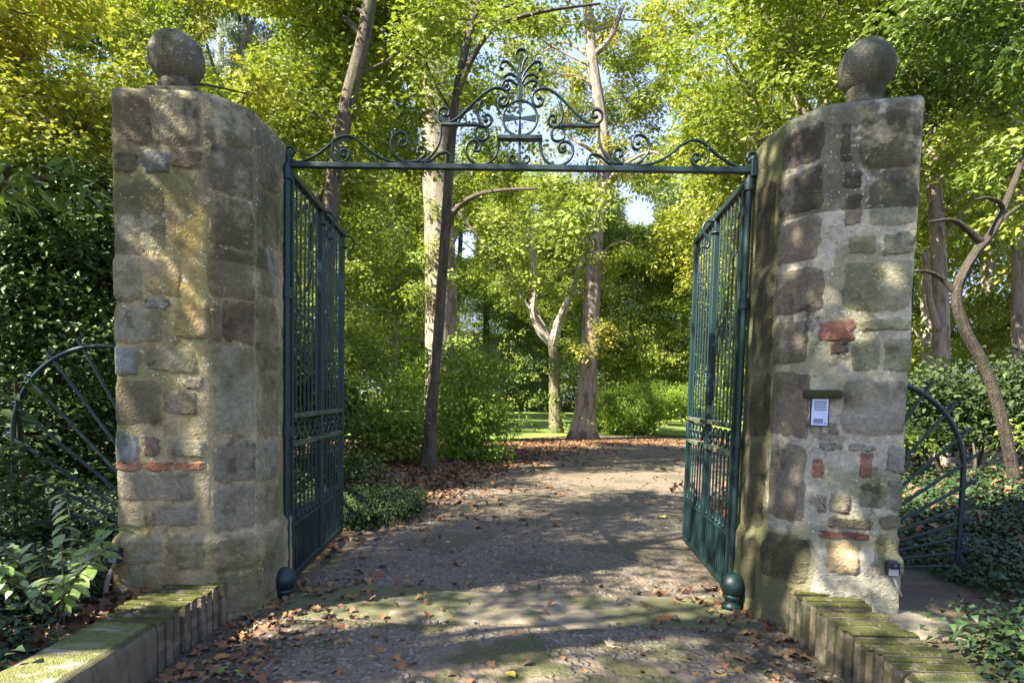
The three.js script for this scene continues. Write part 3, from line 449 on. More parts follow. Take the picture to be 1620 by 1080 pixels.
// overthrow: scroll pieces drawn as (right, up) in metres from the middle of its bar, mirrored
{
  const t = thing('gate_overthrow', 'green wrought iron scroll arch with a ringed cross spanning between the pillars', 'iron arch', [-0.065, 2.875, -4.10]); t.rotation.z = 0.004;
  const I = M.iron, k = 4.1 / 960 / 3.6;
  mesh('cross_bar', box(3.12, 0.036, 0.045, 0.006), I, t);
  for (const s of [-1, 1]) mesh('wall_bracket', merged([box(0.045, 0.11, 0.07, 0.008).translate(s * 1.535, 0.01, 0), box(0.05, 0.13, 0.03, 0.006).translate(s * 1.575, -0.02, 0.01), new THREE.SphereGeometry(0.028, 14, 10).translate(s * 1.535, 0.075, 0)]), I, t);
  const scrolls = [
    ['scroll', '600 678 560 665 700 682 740 655 772 610 778 570 755 530 712 520 686 545 692 585 715 597 732 575 718 562'],
    ['wave', '640 682 740 684 830 662 900 618 960 568 1020 543 1075 556 1120 592 1180 638 1250 676 1300 688 1345 676 1375 645 1365 612 1335 608 1318 632 1335 648'],
    ['scroll', '1104 580 1106 640 1075 684 1030 676 1012 640 1030 618 1055 622 1060 645 1042 650'],
    ['scroll', '690 680 630 672 590 640 586 610 606 597 628 606 626 630'],
    ['riser', '500 476 502 540 520 600 560 650 610 682'],
    ['riser', '438 684 444 645 470 626 510 636 550 668 590 686'],
    ['crest_scroll', '165 325 182 335 180 362 152 372 130 345 132 305 165 280 212 278 265 308 325 362 390 425 440 458 485 464 514 435 510 398 480 385 456 402 462 428 482 424'],
    ['scroll', '278 342 295 400 290 448 258 484 226 470 220 440 240 420 260 430 252 450'],
    ['small_ring', '237 520 246 492 272 482 300 492 309 520 300 548 272 558 246 548 237 520'],
    ['scroll', '180 545 182 610 215 668 275 690 335 665 360 615 345 572 308 558 278 585 290 615 315 612 308 592'],
    ['foot_scroll', '66 680 85 684 110 672 116 650 98 640 86 655'],
    ['plume', '66 235 82 195 112 158 142 134 172 142 176 168 158 176'],
    ['plume', '68 250 90 215 125 200 158 218'],
    ['plume', '64 200 74 140 94 105 86 78 62 66'],
    ['scroll', '78 262 120 234 158 246 164 276 142 290 124 272 138 258'],
  ];
  for (const [name, row] of scrolls) for (const s of [1, -1]) {
    const a = row.split(' ').map(Number), pts = [];
    for (let i = 0; i < a.length; i += 2) pts.push(V(s * (a[i] - 62) * k, (704 - a[i + 1]) * k, 0));
    const n = pts.length * 5, sp = spline(pts, n), g = tube(sp, lerpA([0.0092, 0.0092], n), 8); g.scale(1, 1, 1.6); g.computeVertexNormals();
    mesh(name, g, I, t);
    if (['scroll', 'wave', 'crest_scroll'].includes(name)) { const e = name === 'crest_scroll' ? pts[0] : pts[pts.length - 1]; mesh('scroll_eye', new THREE.SphereGeometry(0.017, 12, 10).translate(e.x, e.y, 0), I, t); if (name === 'crest_scroll') { const f = pts[pts.length - 1]; mesh('scroll_eye', new THREE.SphereGeometry(0.015, 12, 10).translate(f.x, f.y, 0), I, t); } }
  }
  for (const s of [-1, 1]) mesh('flat_bar', box(0.26, 0.016, 0.035, 0.003).translate(s * (395 - 62) * k, (704 - 474) * k, 0), I, t);
  mesh('plate', box(250 * k, 0.026, 0.06, 0.004).translate(0, (704 - 544) * k, 0), I, t);
  mesh('stem', box(0.018, 140 * k, 0.02, 0.003).translate(0, (704 - 622) * k, 0), I, t);
  mesh('cross_ring', new THREE.TorusGeometry(95 * k, 0.009, 10, 48).translate(0, (704 - 436) * k, 0), I, t);
  const arm = (a, i) => { const h = 90 * k, f = i % 2 ? 0.024 : 0.012, s = new THREE.Shape([[0.006, 0], [f, h], [-f, h], [-0.006, 0]].map((p) => new THREE.Vector2(...p))); return new THREE.ExtrudeGeometry(s, { depth: 0.012, bevelEnabled: false }).translate(0, 0, -0.006).rotateZ(a).translate(0, (704 - 436) * k, 0); };
  for (let i = 0; i < 4; i++) mesh('cross_arm', arm(i * Math.PI / 2, i), I, t);
  mesh('upper_stem', new THREE.ExtrudeGeometry(new THREE.Shape([[-0.012, 0], [0.012, 0], [0.011, 0.1], [0.015, 0.16], [0.006, 0.2], [-0.006, 0.2], [-0.015, 0.16], [-0.011, 0.1]].map((p) => new THREE.Vector2(...p))), { depth: 0.02, bevelEnabled: true, bevelSize: 0.002, bevelThickness: 0.002, bevelSegments: 1 }).translate(0, (704 - 342) * k, -0.01), I, t);
}
for (const [x, z, label] of [[-1.545, -3.90, 'round green iron ball stop at the foot of the left gate leaf'], [1.40, -3.93, 'round green iron ball stop at the foot of the right gate leaf']]) {
  const t = thing('ball_stop', label, 'ball stop', [x, x < 0 ? -0.02 : 0.02, z], 'iron ball stops at the gate feet');
  mesh('foot', new THREE.LatheGeometry([[0, 0], [0.062, 0], [0.062, 0.025], [0.045, 0.035], [0.045, 0.06], [0.058, 0.07], [0.058, 0.088], [0.045, 0.1], [0, 0.1]].map((p) => new THREE.Vector2(...p)), 28), M.iron, t);
  mesh('ball', new THREE.SphereGeometry(0.08, 32, 24).translate(0, 0.155, 0), M.iron, t);
}
// side railings: an arched frame with bars fanning out through it
function fan(label, dir, cx, cy, z, rad, low, hub, angs) {
  const t = thing('fan_railing', label, 'railing', [cx, 0, z], 'arched side railings beside the pillars'), I = M.iron, fr = [];
  for (let i = 0; i <= 30; i++) { const a = Math.PI * 0.62 - i / 30 * Math.PI * 0.62; fr.push(V(dir * rad * Math.cos(a), cy + rad * Math.sin(a), 0)); }
  fr.push(V(dir * rad, low, 0));
  const n = 90, g = tube(spline(fr, n), lerpA([0.017, 0.017], n), 10); mesh('arch_frame', g, I, t);
  mesh('bottom_rail', barBetween(V(dir * -0.3, low + 0.04, 0), V(dir * rad, low + 0.04, 0), 0.022, 0.03), I, t);
  const H = V(dir * (hub[0]), hub[1], 0.0);
  for (const a of angs) {
    const u = V(dir * Math.cos(a), Math.sin(a), 0); let q = H.clone(), l = 0; // reach of the frame along this bar
    for (l = 0.2; l < 2.2; l += 0.01) { q = H.clone().addScaledVector(u, l); const X = q.x * dir, Y = q.y; if (Y > cy ? Math.hypot(X, Y - cy) > rad : X > rad) break; }
    const tip = H.clone().addScaledVector(u, l + (dir < 0 ? 0.06 : 0.10)), st = H.clone().addScaledVector(u, 0.12);
    mesh('bar', barBetween(st, tip, 0.015, 0.022), I, t);
    const nrm = V(-u.y, u.x, 0), c = [];
    for (let i = 0; i <= 20; i++) { const b = i / 20 * 4.6; const r = 0.03 * (1 - i / 28); c.push(H.clone().addScaledVector(u, l + 0.02 + 0.03 - r * Math.cos(b) + 0.0).addScaledVector(nrm, dir * (0.035 - r * Math.sin(b) * 1.0 + 0.0) * (1))); }
    mesh('tip_scroll', tube(c, lerpA([0.006, 0.004], 20), 6), I, t);
  }
}
fan('arched green fan railing half hidden in foliage left of the left pillar', -1, -2.80, 1.02, -4.0, 0.62, 0.25, [-0.66, 0.21], [0.10, 0.21, 0.32, 0.44, 0.56, 0.68, 0.80, 0.93, 1.06, 1.20, 1.36]);
fan('arched green fan railing among the ivy right of the right pillar', 1, 2.28, 0.94, -3.97, 0.59, 0.15, [-0.42, 0.27], [0.06, 0.15, 0.24, 0.33, 0.42, 0.52, 0.63, 0.75, 0.88, 1.02]);

// ---------------------------------------------------------------- leaves, sprays, crowns
const project = (p) => { const d = p.clone().sub(EYE), z = -d.dot(AX[2]); return [810 + 960 * d.dot(AX[0]) / z, 683 - 960 * d.dot(AX[1]) / z, z]; };
const OUT = {
  oval: [[0, 0], [0.22, 0.28], [0.25, 0.55], [0.13, 0.82], [0, 1]],
  maple: [[0, 0], [0.30, 0.06], [0.24, 0.24], [0.52, 0.46], [0.25, 0.52], [0.22, 0.74], [0, 1]],
  ivy: [[0, 0.05], [0.28, 0], [0.46, 0.22], [0.30, 0.42], [0.20, 0.66], [0, 1]],
  long: [[0, 0], [0.13, 0.25], [0.15, 0.5], [0.08, 0.8], [0, 1]],
};
function leafInto(A, type, size, M4, fold, curl, tint) { // two halves folded along the midrib; the leaf points along +z, its face up +y
  const o = OUT[type], b = A.p.length / 3, v = new THREE.Vector3(), up = [];
  const add = (x, z) => { v.set(x * size, (Math.abs(x) * fold - curl * z * z) * size, z * size).applyMatrix4(M4); A.p.push(v.x, v.y, v.z); A.c.push(tint, tint * 1.0, tint); };
  const n = o.length;
  for (let i = 0; i < n; i++) add(0, o[i][1]);
  for (let i = 1; i < n - 1; i++) add(o[i][0], o[i][1]);
  for (let i = 1; i < n - 1; i++) add(-o[i][0], o[i][1]);
  const rgt = (i) => (i === 0 || i === n - 1 ? b + i : b + n + i - 1), lft = (i) => (i === 0 || i === n - 1 ? b + i : b + n + n - 2 + i - 1);
  for (let i = 0; i < n - 1; i++) {
    A.i.push(b + i, rgt(i), b + i + 1); if (rgt(i + 1) !== b + i + 1) A.i.push(rgt(i), rgt(i + 1), b + i + 1);
    A.i.push(b + i, b + i + 1, lft(i)); if (lft(i + 1) !== b + i + 1) A.i.push(lft(i), b + i + 1, lft(i + 1));
  }
}
function geoOf(A) {
  const g = new THREE.BufferGeometry(); g.setAttribute('position', new THREE.Float32BufferAttribute(A.p, 3)); g.setAttribute('color', new THREE.Float32BufferAttribute(A.c, 3)); g.setIndex(A.i); g.computeVertexNormals(); return g;
}
const oneLeaf = (type, size, fold = 0.25, curl = 0.2) => { const A = { p: [], c: [], i: [] }; leafInto(A, type, size, new THREE.Matrix4(), fold, curl, 1); return geoOf(A); };
function spray(seed, type, n, spread, size, flat = 0.3, tilt = 0.5) {
  const q = rng(seed), A = { p: [], c: [], i: [] }, m = new THREE.Matrix4(), e = new THREE.Euler();
  for (let k = 0; k < n; k++) {
    const a = q() * 6.283, r = spread * Math.sqrt(q()), y = (q() - 0.5) * 2 * spread * flat;
    e.set((q() - 0.35) * tilt * 2, a + (q() - 0.5) * 2.2, (q() - 0.5) * tilt * 2, 'YXZ');
    m.makeRotationFromEuler(e).setPosition(Math.sin(a) * r, y, Math.cos(a) * r);
    leafInto(A, type, size * (0.65 + 0.6 * q()), m, 0.18 + 0.2 * q(), 0.1 + 0.3 * q(), 0.72 + 0.5 * q());
  }
  return geoOf(A);
}
const SPR = {
  maple: [1, 2].map((s) => spray(s, 'maple', 24, 0.29, 0.075, 0.42)), oval: [3, 4].map((s) => spray(s, 'oval', 18, 0.25, 0.09, 0.4, 0.7)),
  small: [5, 6].map((s) => spray(s, 'oval', 26, 0.24, 0.062, 0.5, 0.8)), far: [7, 8].map((s) => spray(s, 'oval', 30, 0.52, 0.17, 0.5, 0.7)),
  box: [9].map((s) => spray(s, 'oval', 34, 0.20, 0.048, 0.7, 1.2)), ivy: [10, 11].map((s) => spray(s, 'ivy', 24, 0.19, 0.040, 0.22, 0.45)),
  weep: [12].map((s) => spray(s, 'long', 24, 0.42, 0.2, 0.9, 1.1)), needle: [13].map((s) => spray(s, 'long', 40, 0.35, 0.26, 0.6, 1.4)), laurel: [14, 15].map((s) => spray(s, 'long', 11, 0.2, 0.13, 0.5, 0.6)),
};
SPR.needle[0].scale(1, 1, 1);
const PAL = { // linear reflectances (a leaf sends about half of this through)
  gold: [[0.36, 0.385, 0.030], [0.27, 0.335, 0.028], [0.44, 0.42, 0.045], [0.22, 0.29, 0.026]], lime: [[0.26, 0.335, 0.028], [0.33, 0.385, 0.034], [0.18, 0.25, 0.024]],
  mid: [[0.17, 0.255, 0.026], [0.24, 0.325, 0.03], [0.31, 0.375, 0.034]], deep: [[0.075, 0.135, 0.02], [0.125, 0.195, 0.026], [0.195, 0.265, 0.03]],
  autumn: [[0.34, 0.36, 0.03], [0.22, 0.29, 0.028], [0.40, 0.31, 0.04], [0.28, 0.34, 0.03]], dark: [[0.035, 0.07, 0.016], [0.06, 0.11, 0.022], [0.10, 0.155, 0.028]],
  silver: [[0.28, 0.35, 0.15], [0.34, 0.40, 0.18], [0.20, 0.28, 0.09]], pine: [[0.20, 0.26, 0.18], [0.28, 0.33, 0.25]], box: [[0.23, 0.36, 0.03], [0.31, 0.43, 0.036], [0.15, 0.25, 0.025]],
  ivy: [[0.022, 0.048, 0.020], [0.036, 0.072, 0.026], [0.055, 0.10, 0.028]], litter: [[0.17, 0.075, 0.032], [0.26, 0.115, 0.045], [0.11, 0.052, 0.026], [0.28, 0.165, 0.06], [0.16, 0.085, 0.045]],
};
const pick = (pal) => { const a = pal[Math.floor(R() * pal.length)], b = pal[Math.floor(R() * pal.length)], t = R(), j = 0.82 + 0.36 * R(); return [mix(a[0], b[0], t) * j, mix(a[1], b[1], t) * j, mix(a[2], b[2], t) * j]; };
function instances(name, parent, geo, mat, list, base) {
  const im = new THREE.InstancedMesh(geo, mat, list.length), o = new THREE.Object3D(), c = new THREE.Color(); o.rotation.order = 'YXZ';
  list.forEach((s, i) => { o.position.copy(s.p).sub(base); o.rotation.set(s.rx, s.ry, s.rz); o.scale.setScalar(s.s); o.updateMatrix(); im.setMatrixAt(i, o.matrix); im.setColorAt(i, c.setRGB(...s.c)); });
  im.name = numbered(name, parent); im.castShadow = im.receiveShadow = true; im.userData = { kind: 'stuff' }; parent.add(im); return im;
}
const GAPS = [[690, 215, 34], [735, 385, 26], [1035, 110, 15], [1015, 330, 30], [1065, 175, 15], [160, 65, 30], [70, 105, 24], [765, 70, 22], [370, 65, 58], [1000, 240, 18], [985, 295, 18], [735, 190, 18], [880, 150, 14], [1215, 150, 18], [1110, 30, 14], [1290, 165, 16], [440, 40, 18], [900, 90, 14], [1060, 40, 12], [620, 60, 16], [1480, 90, 14], [540, 130, 12], [1560, 60, 16], [240, 130, 16], [850, 330, 12], [620, 210, 14], [650, 130, 12], [1140, 110, 14], [1180, 60, 12], [300, 20, 14]];
const inGap = (p, k = 1) => { const [x, y, z] = project(p); if (z < 5) return false; for (const g of GAPS) { const d = Math.hypot(x - g[0], y - g[1]); if (d < g[2] * k * (0.7 + 0.6 * n3(x * 0.06, y * 0.06, g[0]))) return true; } return false; };
function leafCloud(ells, o) { // sprays gathered in clumps through each ellipsoid {c, r: [x, y, z]}
  const out = [];
  for (const e of ells) {
    const area = Math.PI * e.r[0] * e.r[1], N = Math.round(o.dens * area), per = o.clump || 12, nc = Math.max(1, Math.round(N / per));
    for (let k = 0; k < nc; k++) {
      let u; do { u = V(rr(-1, 1), rr(-1, 1), rr(-1, 1)); } while (u.lengthSq() > 1); if (o.shell) u.setLength(mix(u.length(), 1, o.shell));
      const c = V(e.c.x + u.x * e.r[0], e.c.y + u.y * e.r[1], e.c.z + u.z * e.r[2]), cr = (o.cr || 0.34) * rr(0.7, 1.4), cc = pick(o.pal);
      for (let j = 0; j < per; j++) {
        const p = V(c.x + gauss() * cr, c.y + gauss() * cr * 0.55, c.z + gauss() * cr);
        if (p.y < (o.minY ?? 0.05)) continue;
        if (o.gaps !== false && inGap(p)) continue;
        if (o.clip && o.clip(p)) continue;
        const w = pick(o.pal);
        out.push({ p, rx: gauss() * (o.tilt || 0.5), ry: R() * 6.283, rz: gauss() * (o.tilt || 0.5), s: (o.size || 1) * rr(0.6, 1.4), c: [mix(cc[0], w[0], 0.5), mix(cc[1], w[1], 0.5), mix(cc[2], w[2], 0.5)] });
      }
    }
  }
  return out;
}
let leafTotal = 0;
function tree(o) {
  const pts = o.trunk.map((p) => (p.length === 4 ? V(p[0], p[1], p[2]) : at(...p)));
  if (o.ground !== false) pts[0].y = groundY(pts[0].x, pts[0].z) - 0.08;
  const base = pts[0].clone(); base.y += 0.08;
  const root = thing(o.name || 'tree', o.label, o.category || 'tree', base.toArray(), o.group);
  const n = Math.max(10, pts.length * 6), sp = spline(pts, n), rad = lerpA(o.r, n); const bk = bark[o.bark || 'dark'], tb = bark[o.trunkBark || o.bark || 'dark'];
  if (o.flare) { for (let i = 0; i <= n; i++) { const hgt = sp[i].y - base.y; rad[i] *= 1 + o.flare * Math.exp(-Math.max(0, hgt) * 2.2); } }
  mesh('trunk', tube(sp, rad, o.seg || 12, true, o.wob ?? 0.12, o.seed || 1).translate(-base.x, -base.y, -base.z), tb, root);
  for (const b of o.limbs || []) { const q = b.p.map((p) => at(...p)); mesh('limb', tube(spline(q, q.length * 6), lerpA(b.r, q.length * 6), 9, true, 0.12, 3).translate(-base.x, -base.y, -base.z), o.trunkBark === 'dusk' ? tb : bk, root); }
  const all = [];
  for (const rg of o.regions || []) {
    const ells = [];
    for (let k = 0, guard = 0; k < rg.n && guard < rg.n * 6; guard++) {
      const c = at(rr(rg.x[0], rg.x[1]), rr(rg.y[0], rg.y[1]), rr(rg.d[0], rg.d[1])), r = rr(rg.r[0], rg.r[1]);
      if (rg.gaps !== false && inGap(c, 0.8)) continue; if (c.y < r * 0.4) c.y = r * 0.4 + 0.2;
      ells.push({ c, r: [r, r * (rg.flat || 0.7), r] }); k++;
    }
    if (!rg.bare) ells.slice(0, rg.branches ?? 8).forEach((e, i) => { // bough from the trunk out to this mass of leaves
      let bi = Math.floor(n * 0.35); for (let j = bi; j <= n; j++) if (sp[j].y < e.c.y - 0.4 * Math.hypot(sp[j].x - e.c.x, sp[j].z - e.c.z)) bi = j;
      const a = sp[bi], L = a.distanceTo(e.c); if (L < 0.5) return; const m1 = a.clone().lerp(e.c, 0.4).add(V(gauss() * 0.1 * L, 0.10 * L, gauss() * 0.1 * L)), m2 = a.clone().lerp(e.c, 0.75).add(V(gauss() * 0.08 * L, 0.08 * L, gauss() * 0.08 * L));
      const r0 = Math.min(rad[bi] * 0.55, 0.012 + 0.012 * L); mesh('branch', tube(spline([a.clone(), m1, m2, e.c.clone()], 14), lerpA([r0, r0 * 0.6, r0 * 0.2], 14), 7, true, 0.1, i).translate(-base.x, -base.y, -base.z), bk, root);
    });
    if (rg.leaf !== 'far' && !o.notwig) { // fine twigs that run through the leaves
      const tw = [];
      for (const e of ells) for (let k = 0; k < 4; k++) {
        const dir = V(gauss(), gauss() * 0.5 + 0.15, gauss()).normalize(), L = e.r[0] * rr(0.9, 1.7), a = e.c.clone().addScaledVector(dir, -0.4 * L), q = [a];
        for (let i = 1; i <= 4; i++) q.push(a.clone().addScaledVector(dir, L * i / 4).add(V(gauss() * 0.07 * L, gauss() * 0.06 * L, gauss() * 0.07 * L)));
        if (rg.clip && q.some(rg.clip)) continue;
        const r0 = rr(0.005, 0.013) * Math.max(1, e.r[0]); tw.push(tube(spline(q, 8), lerpA([r0, r0 * 0.25], 8), 5, false));
      }
      if (tw.length) { const m = mesh('twigs', merged(tw).translate(-base.x, -base.y, -base.z), bk, root); m.userData = { kind: 'stuff' }; }
    }
    const list = leafCloud(ells, { pal: PAL[rg.pal || 'lime'], dens: (rg.dens || 60) * (rg.leaf === 'far' ? 0.85 : 0.62), size: rg.size, cr: rg.cr, clump: rg.clump, shell: rg.shell, tilt: rg.tilt, gaps: rg.gaps, clip: rg.clip, minY: rg.minY });
    if (list.length) { const G = SPR[rg.leaf || 'maple']; instances('crown', root, G[Math.floor(R() * G.length)], rg.gloss ? M.gloss : M.leaf, list, base); leafTotal += list.length; }
  }
  return root;
}
function bush(o) { // dense rounded plant: leaf mass over a few stems
  const ells = o.ells.map(([px, py, d, rx, ry, rz]) => ({ c: at(px, py, d), r: [rx, ry, rz || rx] }));
  const base = ells[0].c.clone(); base.y = groundY(base.x, base.z);
  const root = thing(o.name || 'shrub', o.label, o.category || 'shrub', base.toArray(), o.group);
  ells.forEach((e) => { const a = V(mix(e.c.x, base.x, 0.4), base.y - 0.05, mix(e.c.z, base.z, 0.4)); if (e.c.y - e.r[1] * 0.3 > a.y + 0.3) mesh("stem", tube(spline([a, a.clone().lerp(e.c, 0.5).add(V(gauss() * 0.1, 0.05, gauss() * 0.1)), e.c.clone()], 8), lerpA([0.03, 0.012], 8), 6).translate(-base.x, -base.y, -base.z), bark.dark, root); });
  const list = leafCloud(ells, { pal: PAL[o.pal || 'mid'], dens: o.dens || 110, size: o.size, cr: o.cr || 0.22, clump: o.clump || 10, shell: o.shell ?? 0.45, tilt: o.tilt || 0.6, gaps: false, clip: o.clip });
  const G = SPR[o.leaf || 'oval']; instances('foliage', root, G[Math.floor(R() * G.length)], o.gloss ? M.gloss : M.leaf, list, base); leafTotal += list.length;
  return root;
}
// nothing may grow into the pillars, the gate or the drive
const clear = (p) => (p.z > -5.9 && Math.abs(p.x) < 2.45 && p.y < 3.6) || (p.z > -4.9 && p.z < -2.9 && Math.abs(p.x) < 2.42 && p.y < 4.2);

// ---- trees inside the park, nearest first
tree({ name: 'tree', label: 'yellow green maple with a dark trunk at the left edge, behind the laurel', bark: 'dark', seed: 2, r: [0.15, 0.13, 0.10], wob: 0.2,
  trunk: [[-20, 780, 7.6], [30, 420, 7.6], [48, 200, 7.8], [10, -60, 8.2]],
  regions: [{ x: [-300, 420], y: [-110, 330], d: [6.6, 10.5], n: 38, r: [0.55, 1.1], dens: 50, pal: 'gold', branches: 9, clip: clear }, { x: [-260, 300], y: [-120, 200], d: [6.2, 9], n: 14, r: [0.4, 0.8], dens: 40, pal: 'autumn', bare: true, clip: clear }, { x: [-60, 90], y: [200, 290], d: [3.9, 4.4], n: 4, r: [0.10, 0.2], dens: 120, pal: 'deep', leaf: 'laurel', size: 0.9, cr: 0.14, clump: 4, branches: 3, gaps: false }] });
tree({ label: 'dark tree with a leaning trunk rising behind the left gate leaf', bark: 'dark', seed: 3, r: [0.15, 0.13, 0.118, 0.10], 
  trunk: [[505, 735, 9.2], [520, 360, 9.4], [548, 170, 9.6], [578, 50, 9.8], [594, -90, 10]],
  regions: [{ x: [380, 660], y: [-110, 320], d: [9.8, 13], n: 34, r: [0.55, 1.15], dens: 42, pal: 'lime', branches: 9 }, { x: [400, 640], y: [300, 540], d: [11, 14], n: 12, r: [0.6, 1.0], dens: 45, pal: 'mid', branches: 4 }] });
tree({ label: 'slender dark tree with a crooked trunk, standing at the edge of the leaf litter', bark: 'dark', seed: 4, r: [0.108, 0.092, 0.084, 0.074, 0.062], flare: 0.45,
  trunk: [[678, 750, 10.5], [683, 640, 10.5], [692, 540, 10.5], [702, 400, 10.6], [712, 250, 10.7], [722, 150, 10.8], [742, 55, 11], [768, -40, 11.2]],
  limbs: [{ p: [[704, 370, 10.6], [722, 330, 10.4], [755, 308, 10.2], [800, 300, 9.9], [850, 298, 9.7]], r: [0.055, 0.04, 0.018] }, { p: [[718, 175, 10.8], [735, 120, 10.7], [780, 45, 10.6], [850, 20, 10.4], [950, 5, 10.2]], r: [0.06, 0.045, 0.02] }, { p: [[726, 335, 10.4], [760, 380, 10.2], [810, 430, 10]], r: [0.03, 0.012] }, { p: [[722, 120, 10.8], [770, 150, 10.6], [800, 190, 10.4]], r: [0.025, 0.01] }],
  regions: [{ x: [590, 900], y: [-110, 130], d: [11.2, 13.4], n: 14, r: [0.45, 0.9], dens: 34, pal: 'lime', branches: 6 }, { x: [640, 790], y: [20, 230], d: [9.6, 10.2], n: 5, r: [0.3, 0.5], dens: 26, pal: 'lime', branches: 2 }, { x: [740, 930], y: [280, 440], d: [9.4, 11], n: 7, r: [0.35, 0.7], dens: 34, pal: 'lime', branches: 0 }] });
tree({ label: 'large ivy clad tree with a thick pale trunk behind the crooked slender tree', bark: 'pale', seed: 5, r: [0.5, 0.42, 0.36, 0.28], wob: 0.14,
  trunk: [[700, 668, 17], [696, 420, 17], [690, 220, 17.2], [688, 60, 17.4], [690, -120, 17.6]],
  regions: [{ x: [540, 830], y: [-110, 300], d: [17.4, 19.5], n: 15, r: [0.8, 1.4], dens: 24, pal: 'lime', size: 1.3, branches: 9 }, { x: [668, 716], y: [0, 560], d: [16.5, 16.9], n: 16, r: [0.3, 0.45], dens: 34, pal: 'mid', branches: 0 }] });
tree({ label: 'large tree with a broad pale flaring trunk standing beside the drive bend', bark: 'plane', seed: 6, r: [0.34, 0.27, 0.22, 0.19, 0.16], flare: 0.75, seg: 18, wob: 0.18,
  trunk: [[922, 692, 19.8], [932, 560, 19.8], [938, 450, 19.9], [944, 360, 20], [955, 270, 20.2], [950, 180, 20.4], [937, 90, 20.4], [925, -60, 20.4]],
  limbs: [{ p: [[950, 300, 20], [985, 262, 19.6], [1030, 240, 19], [1060, 255, 18.5]], r: [0.08, 0.05, 0.02] }, { p: [[937, 90, 20.4], [965, 60, 20.2], [985, 10, 20]], r: [0.12, 0.07] }],
  regions: [{ x: [800, 1150], y: [-110, 330], d: [19.8, 24.5], n: 30, r: [0.8, 1.6], dens: 24, pal: 'gold', size: 1.25, branches: 10 }, { x: [960, 1110], y: [-80, 220], d: [21, 24], n: 9, r: [0.8, 1.4], dens: 22, pal: 'lime', size: 1.2, branches: 3 }, { x: [800, 1040], y: [300, 480], d: [20.2, 22.5], n: 7, r: [0.7, 1.2], dens: 26, pal: 'lime', size: 1.1, branches: 5 }, { x: [920, 965], y: [380, 560], d: [19.2, 19.9], n: 6, r: [0.28, 0.45], dens: 30, pal: 'autumn', branches: 0 }] });
tree({ label: 'mossy forked tree with pale upper limbs left of the broad pale trunk', bark: 'white', trunkBark: 'moss', seed: 7, r: [0.235, 0.205, 0.185, 0.175], flare: 0.3,
  trunk: [[880, 686, 22.4], [877, 620, 22.4], [876, 560, 22.4], [872, 536, 22.4]],
  limbs: [{ p: [[874, 545, 22.4], [855, 525, 22.3], [844, 500, 22.2], [846, 450, 22], [840, 360, 22]], r: [0.17, 0.13, 0.08] }, { p: [[874, 548, 22.4], [882, 515, 22.4], [892, 490, 22.3], [905, 460, 22.2], [925, 400, 22]], r: [0.19, 0.15, 0.08] }],
  regions: [{ x: [730, 930], y: [330, 480], d: [22.6, 25], n: 6, r: [0.8, 1.4], dens: 24, pal: 'lime', size: 1.2, branches: 3 }, { x: [815, 945], y: [330, 425], d: [21.6, 22.2], n: 6, r: [0.4, 0.7], dens: 26, pal: 'lime', branches: 0, gaps: false }] });
tree({ label: 'group of thin leaning stems with lime leaves behind the right gate leaf', category: 'tree', bark: 'pale', seed: 8, r: [0.085, 0.075, 0.05],
  trunk: [[1330, 640, 10.5], [1305, 330, 10.5], [1262, 150, 10.6], [1205, 10, 10.8], [1180, -90, 11]],
  limbs: [{ p: [[1250, 640, 9.6], [1210, 380, 9.6], [1196, 200, 9.7], [1190, 60, 9.8], [1185, -60, 9.9]], r: [0.04, 0.035, 0.02] }, { p: [[1280, 200, 10.5], [1320, 140, 10.4], [1360, 50, 10.3], [1375, -40, 10.3]], r: [0.035, 0.02] }, { p: [[1215, 330, 9.6], [1180, 260, 9.5], [1150, 180, 9.4], [1110, 110, 9.2]], r: [0.022, 0.009] }],
  regions: [{ x: [1080, 1370], y: [-110, 250], d: [8.2, 12], n: 34, r: [0.5, 1.0], dens: 42, pal: 'lime', branches: 8 }, { x: [1060, 1240], y: [150, 420], d: [9.5, 13], n: 13, r: [0.45, 0.85], dens: 38, pal: 'gold', branches: 4 }] });
tree({ label: 'tall pale barked tree rising just right of the right pillar', bark: 'plane', seed: 9, r: [0.145, 0.125, 0.11, 0.09],
  trunk: [[1498, 640, 11], [1488, 470, 11], [1478, 300, 11], [1455, 130, 11.2], [1436, -60, 11.4]],
  limbs: [{ p: [[1490, 540, 11], [1470, 470, 10.8], [1462, 400, 10.6]], r: [0.07, 0.035] }],
  regions: [{ x: [1370, 1640], y: [-110, 170], d: [8.5, 12], n: 34, r: [0.55, 1.1], dens: 46, pal: 'deep', branches: 9 }, { x: [1440, 1640], y: [150, 330], d: [9, 12], n: 12, r: [0.4, 0.8], dens: 42, pal: 'mid', branches: 4 }] });
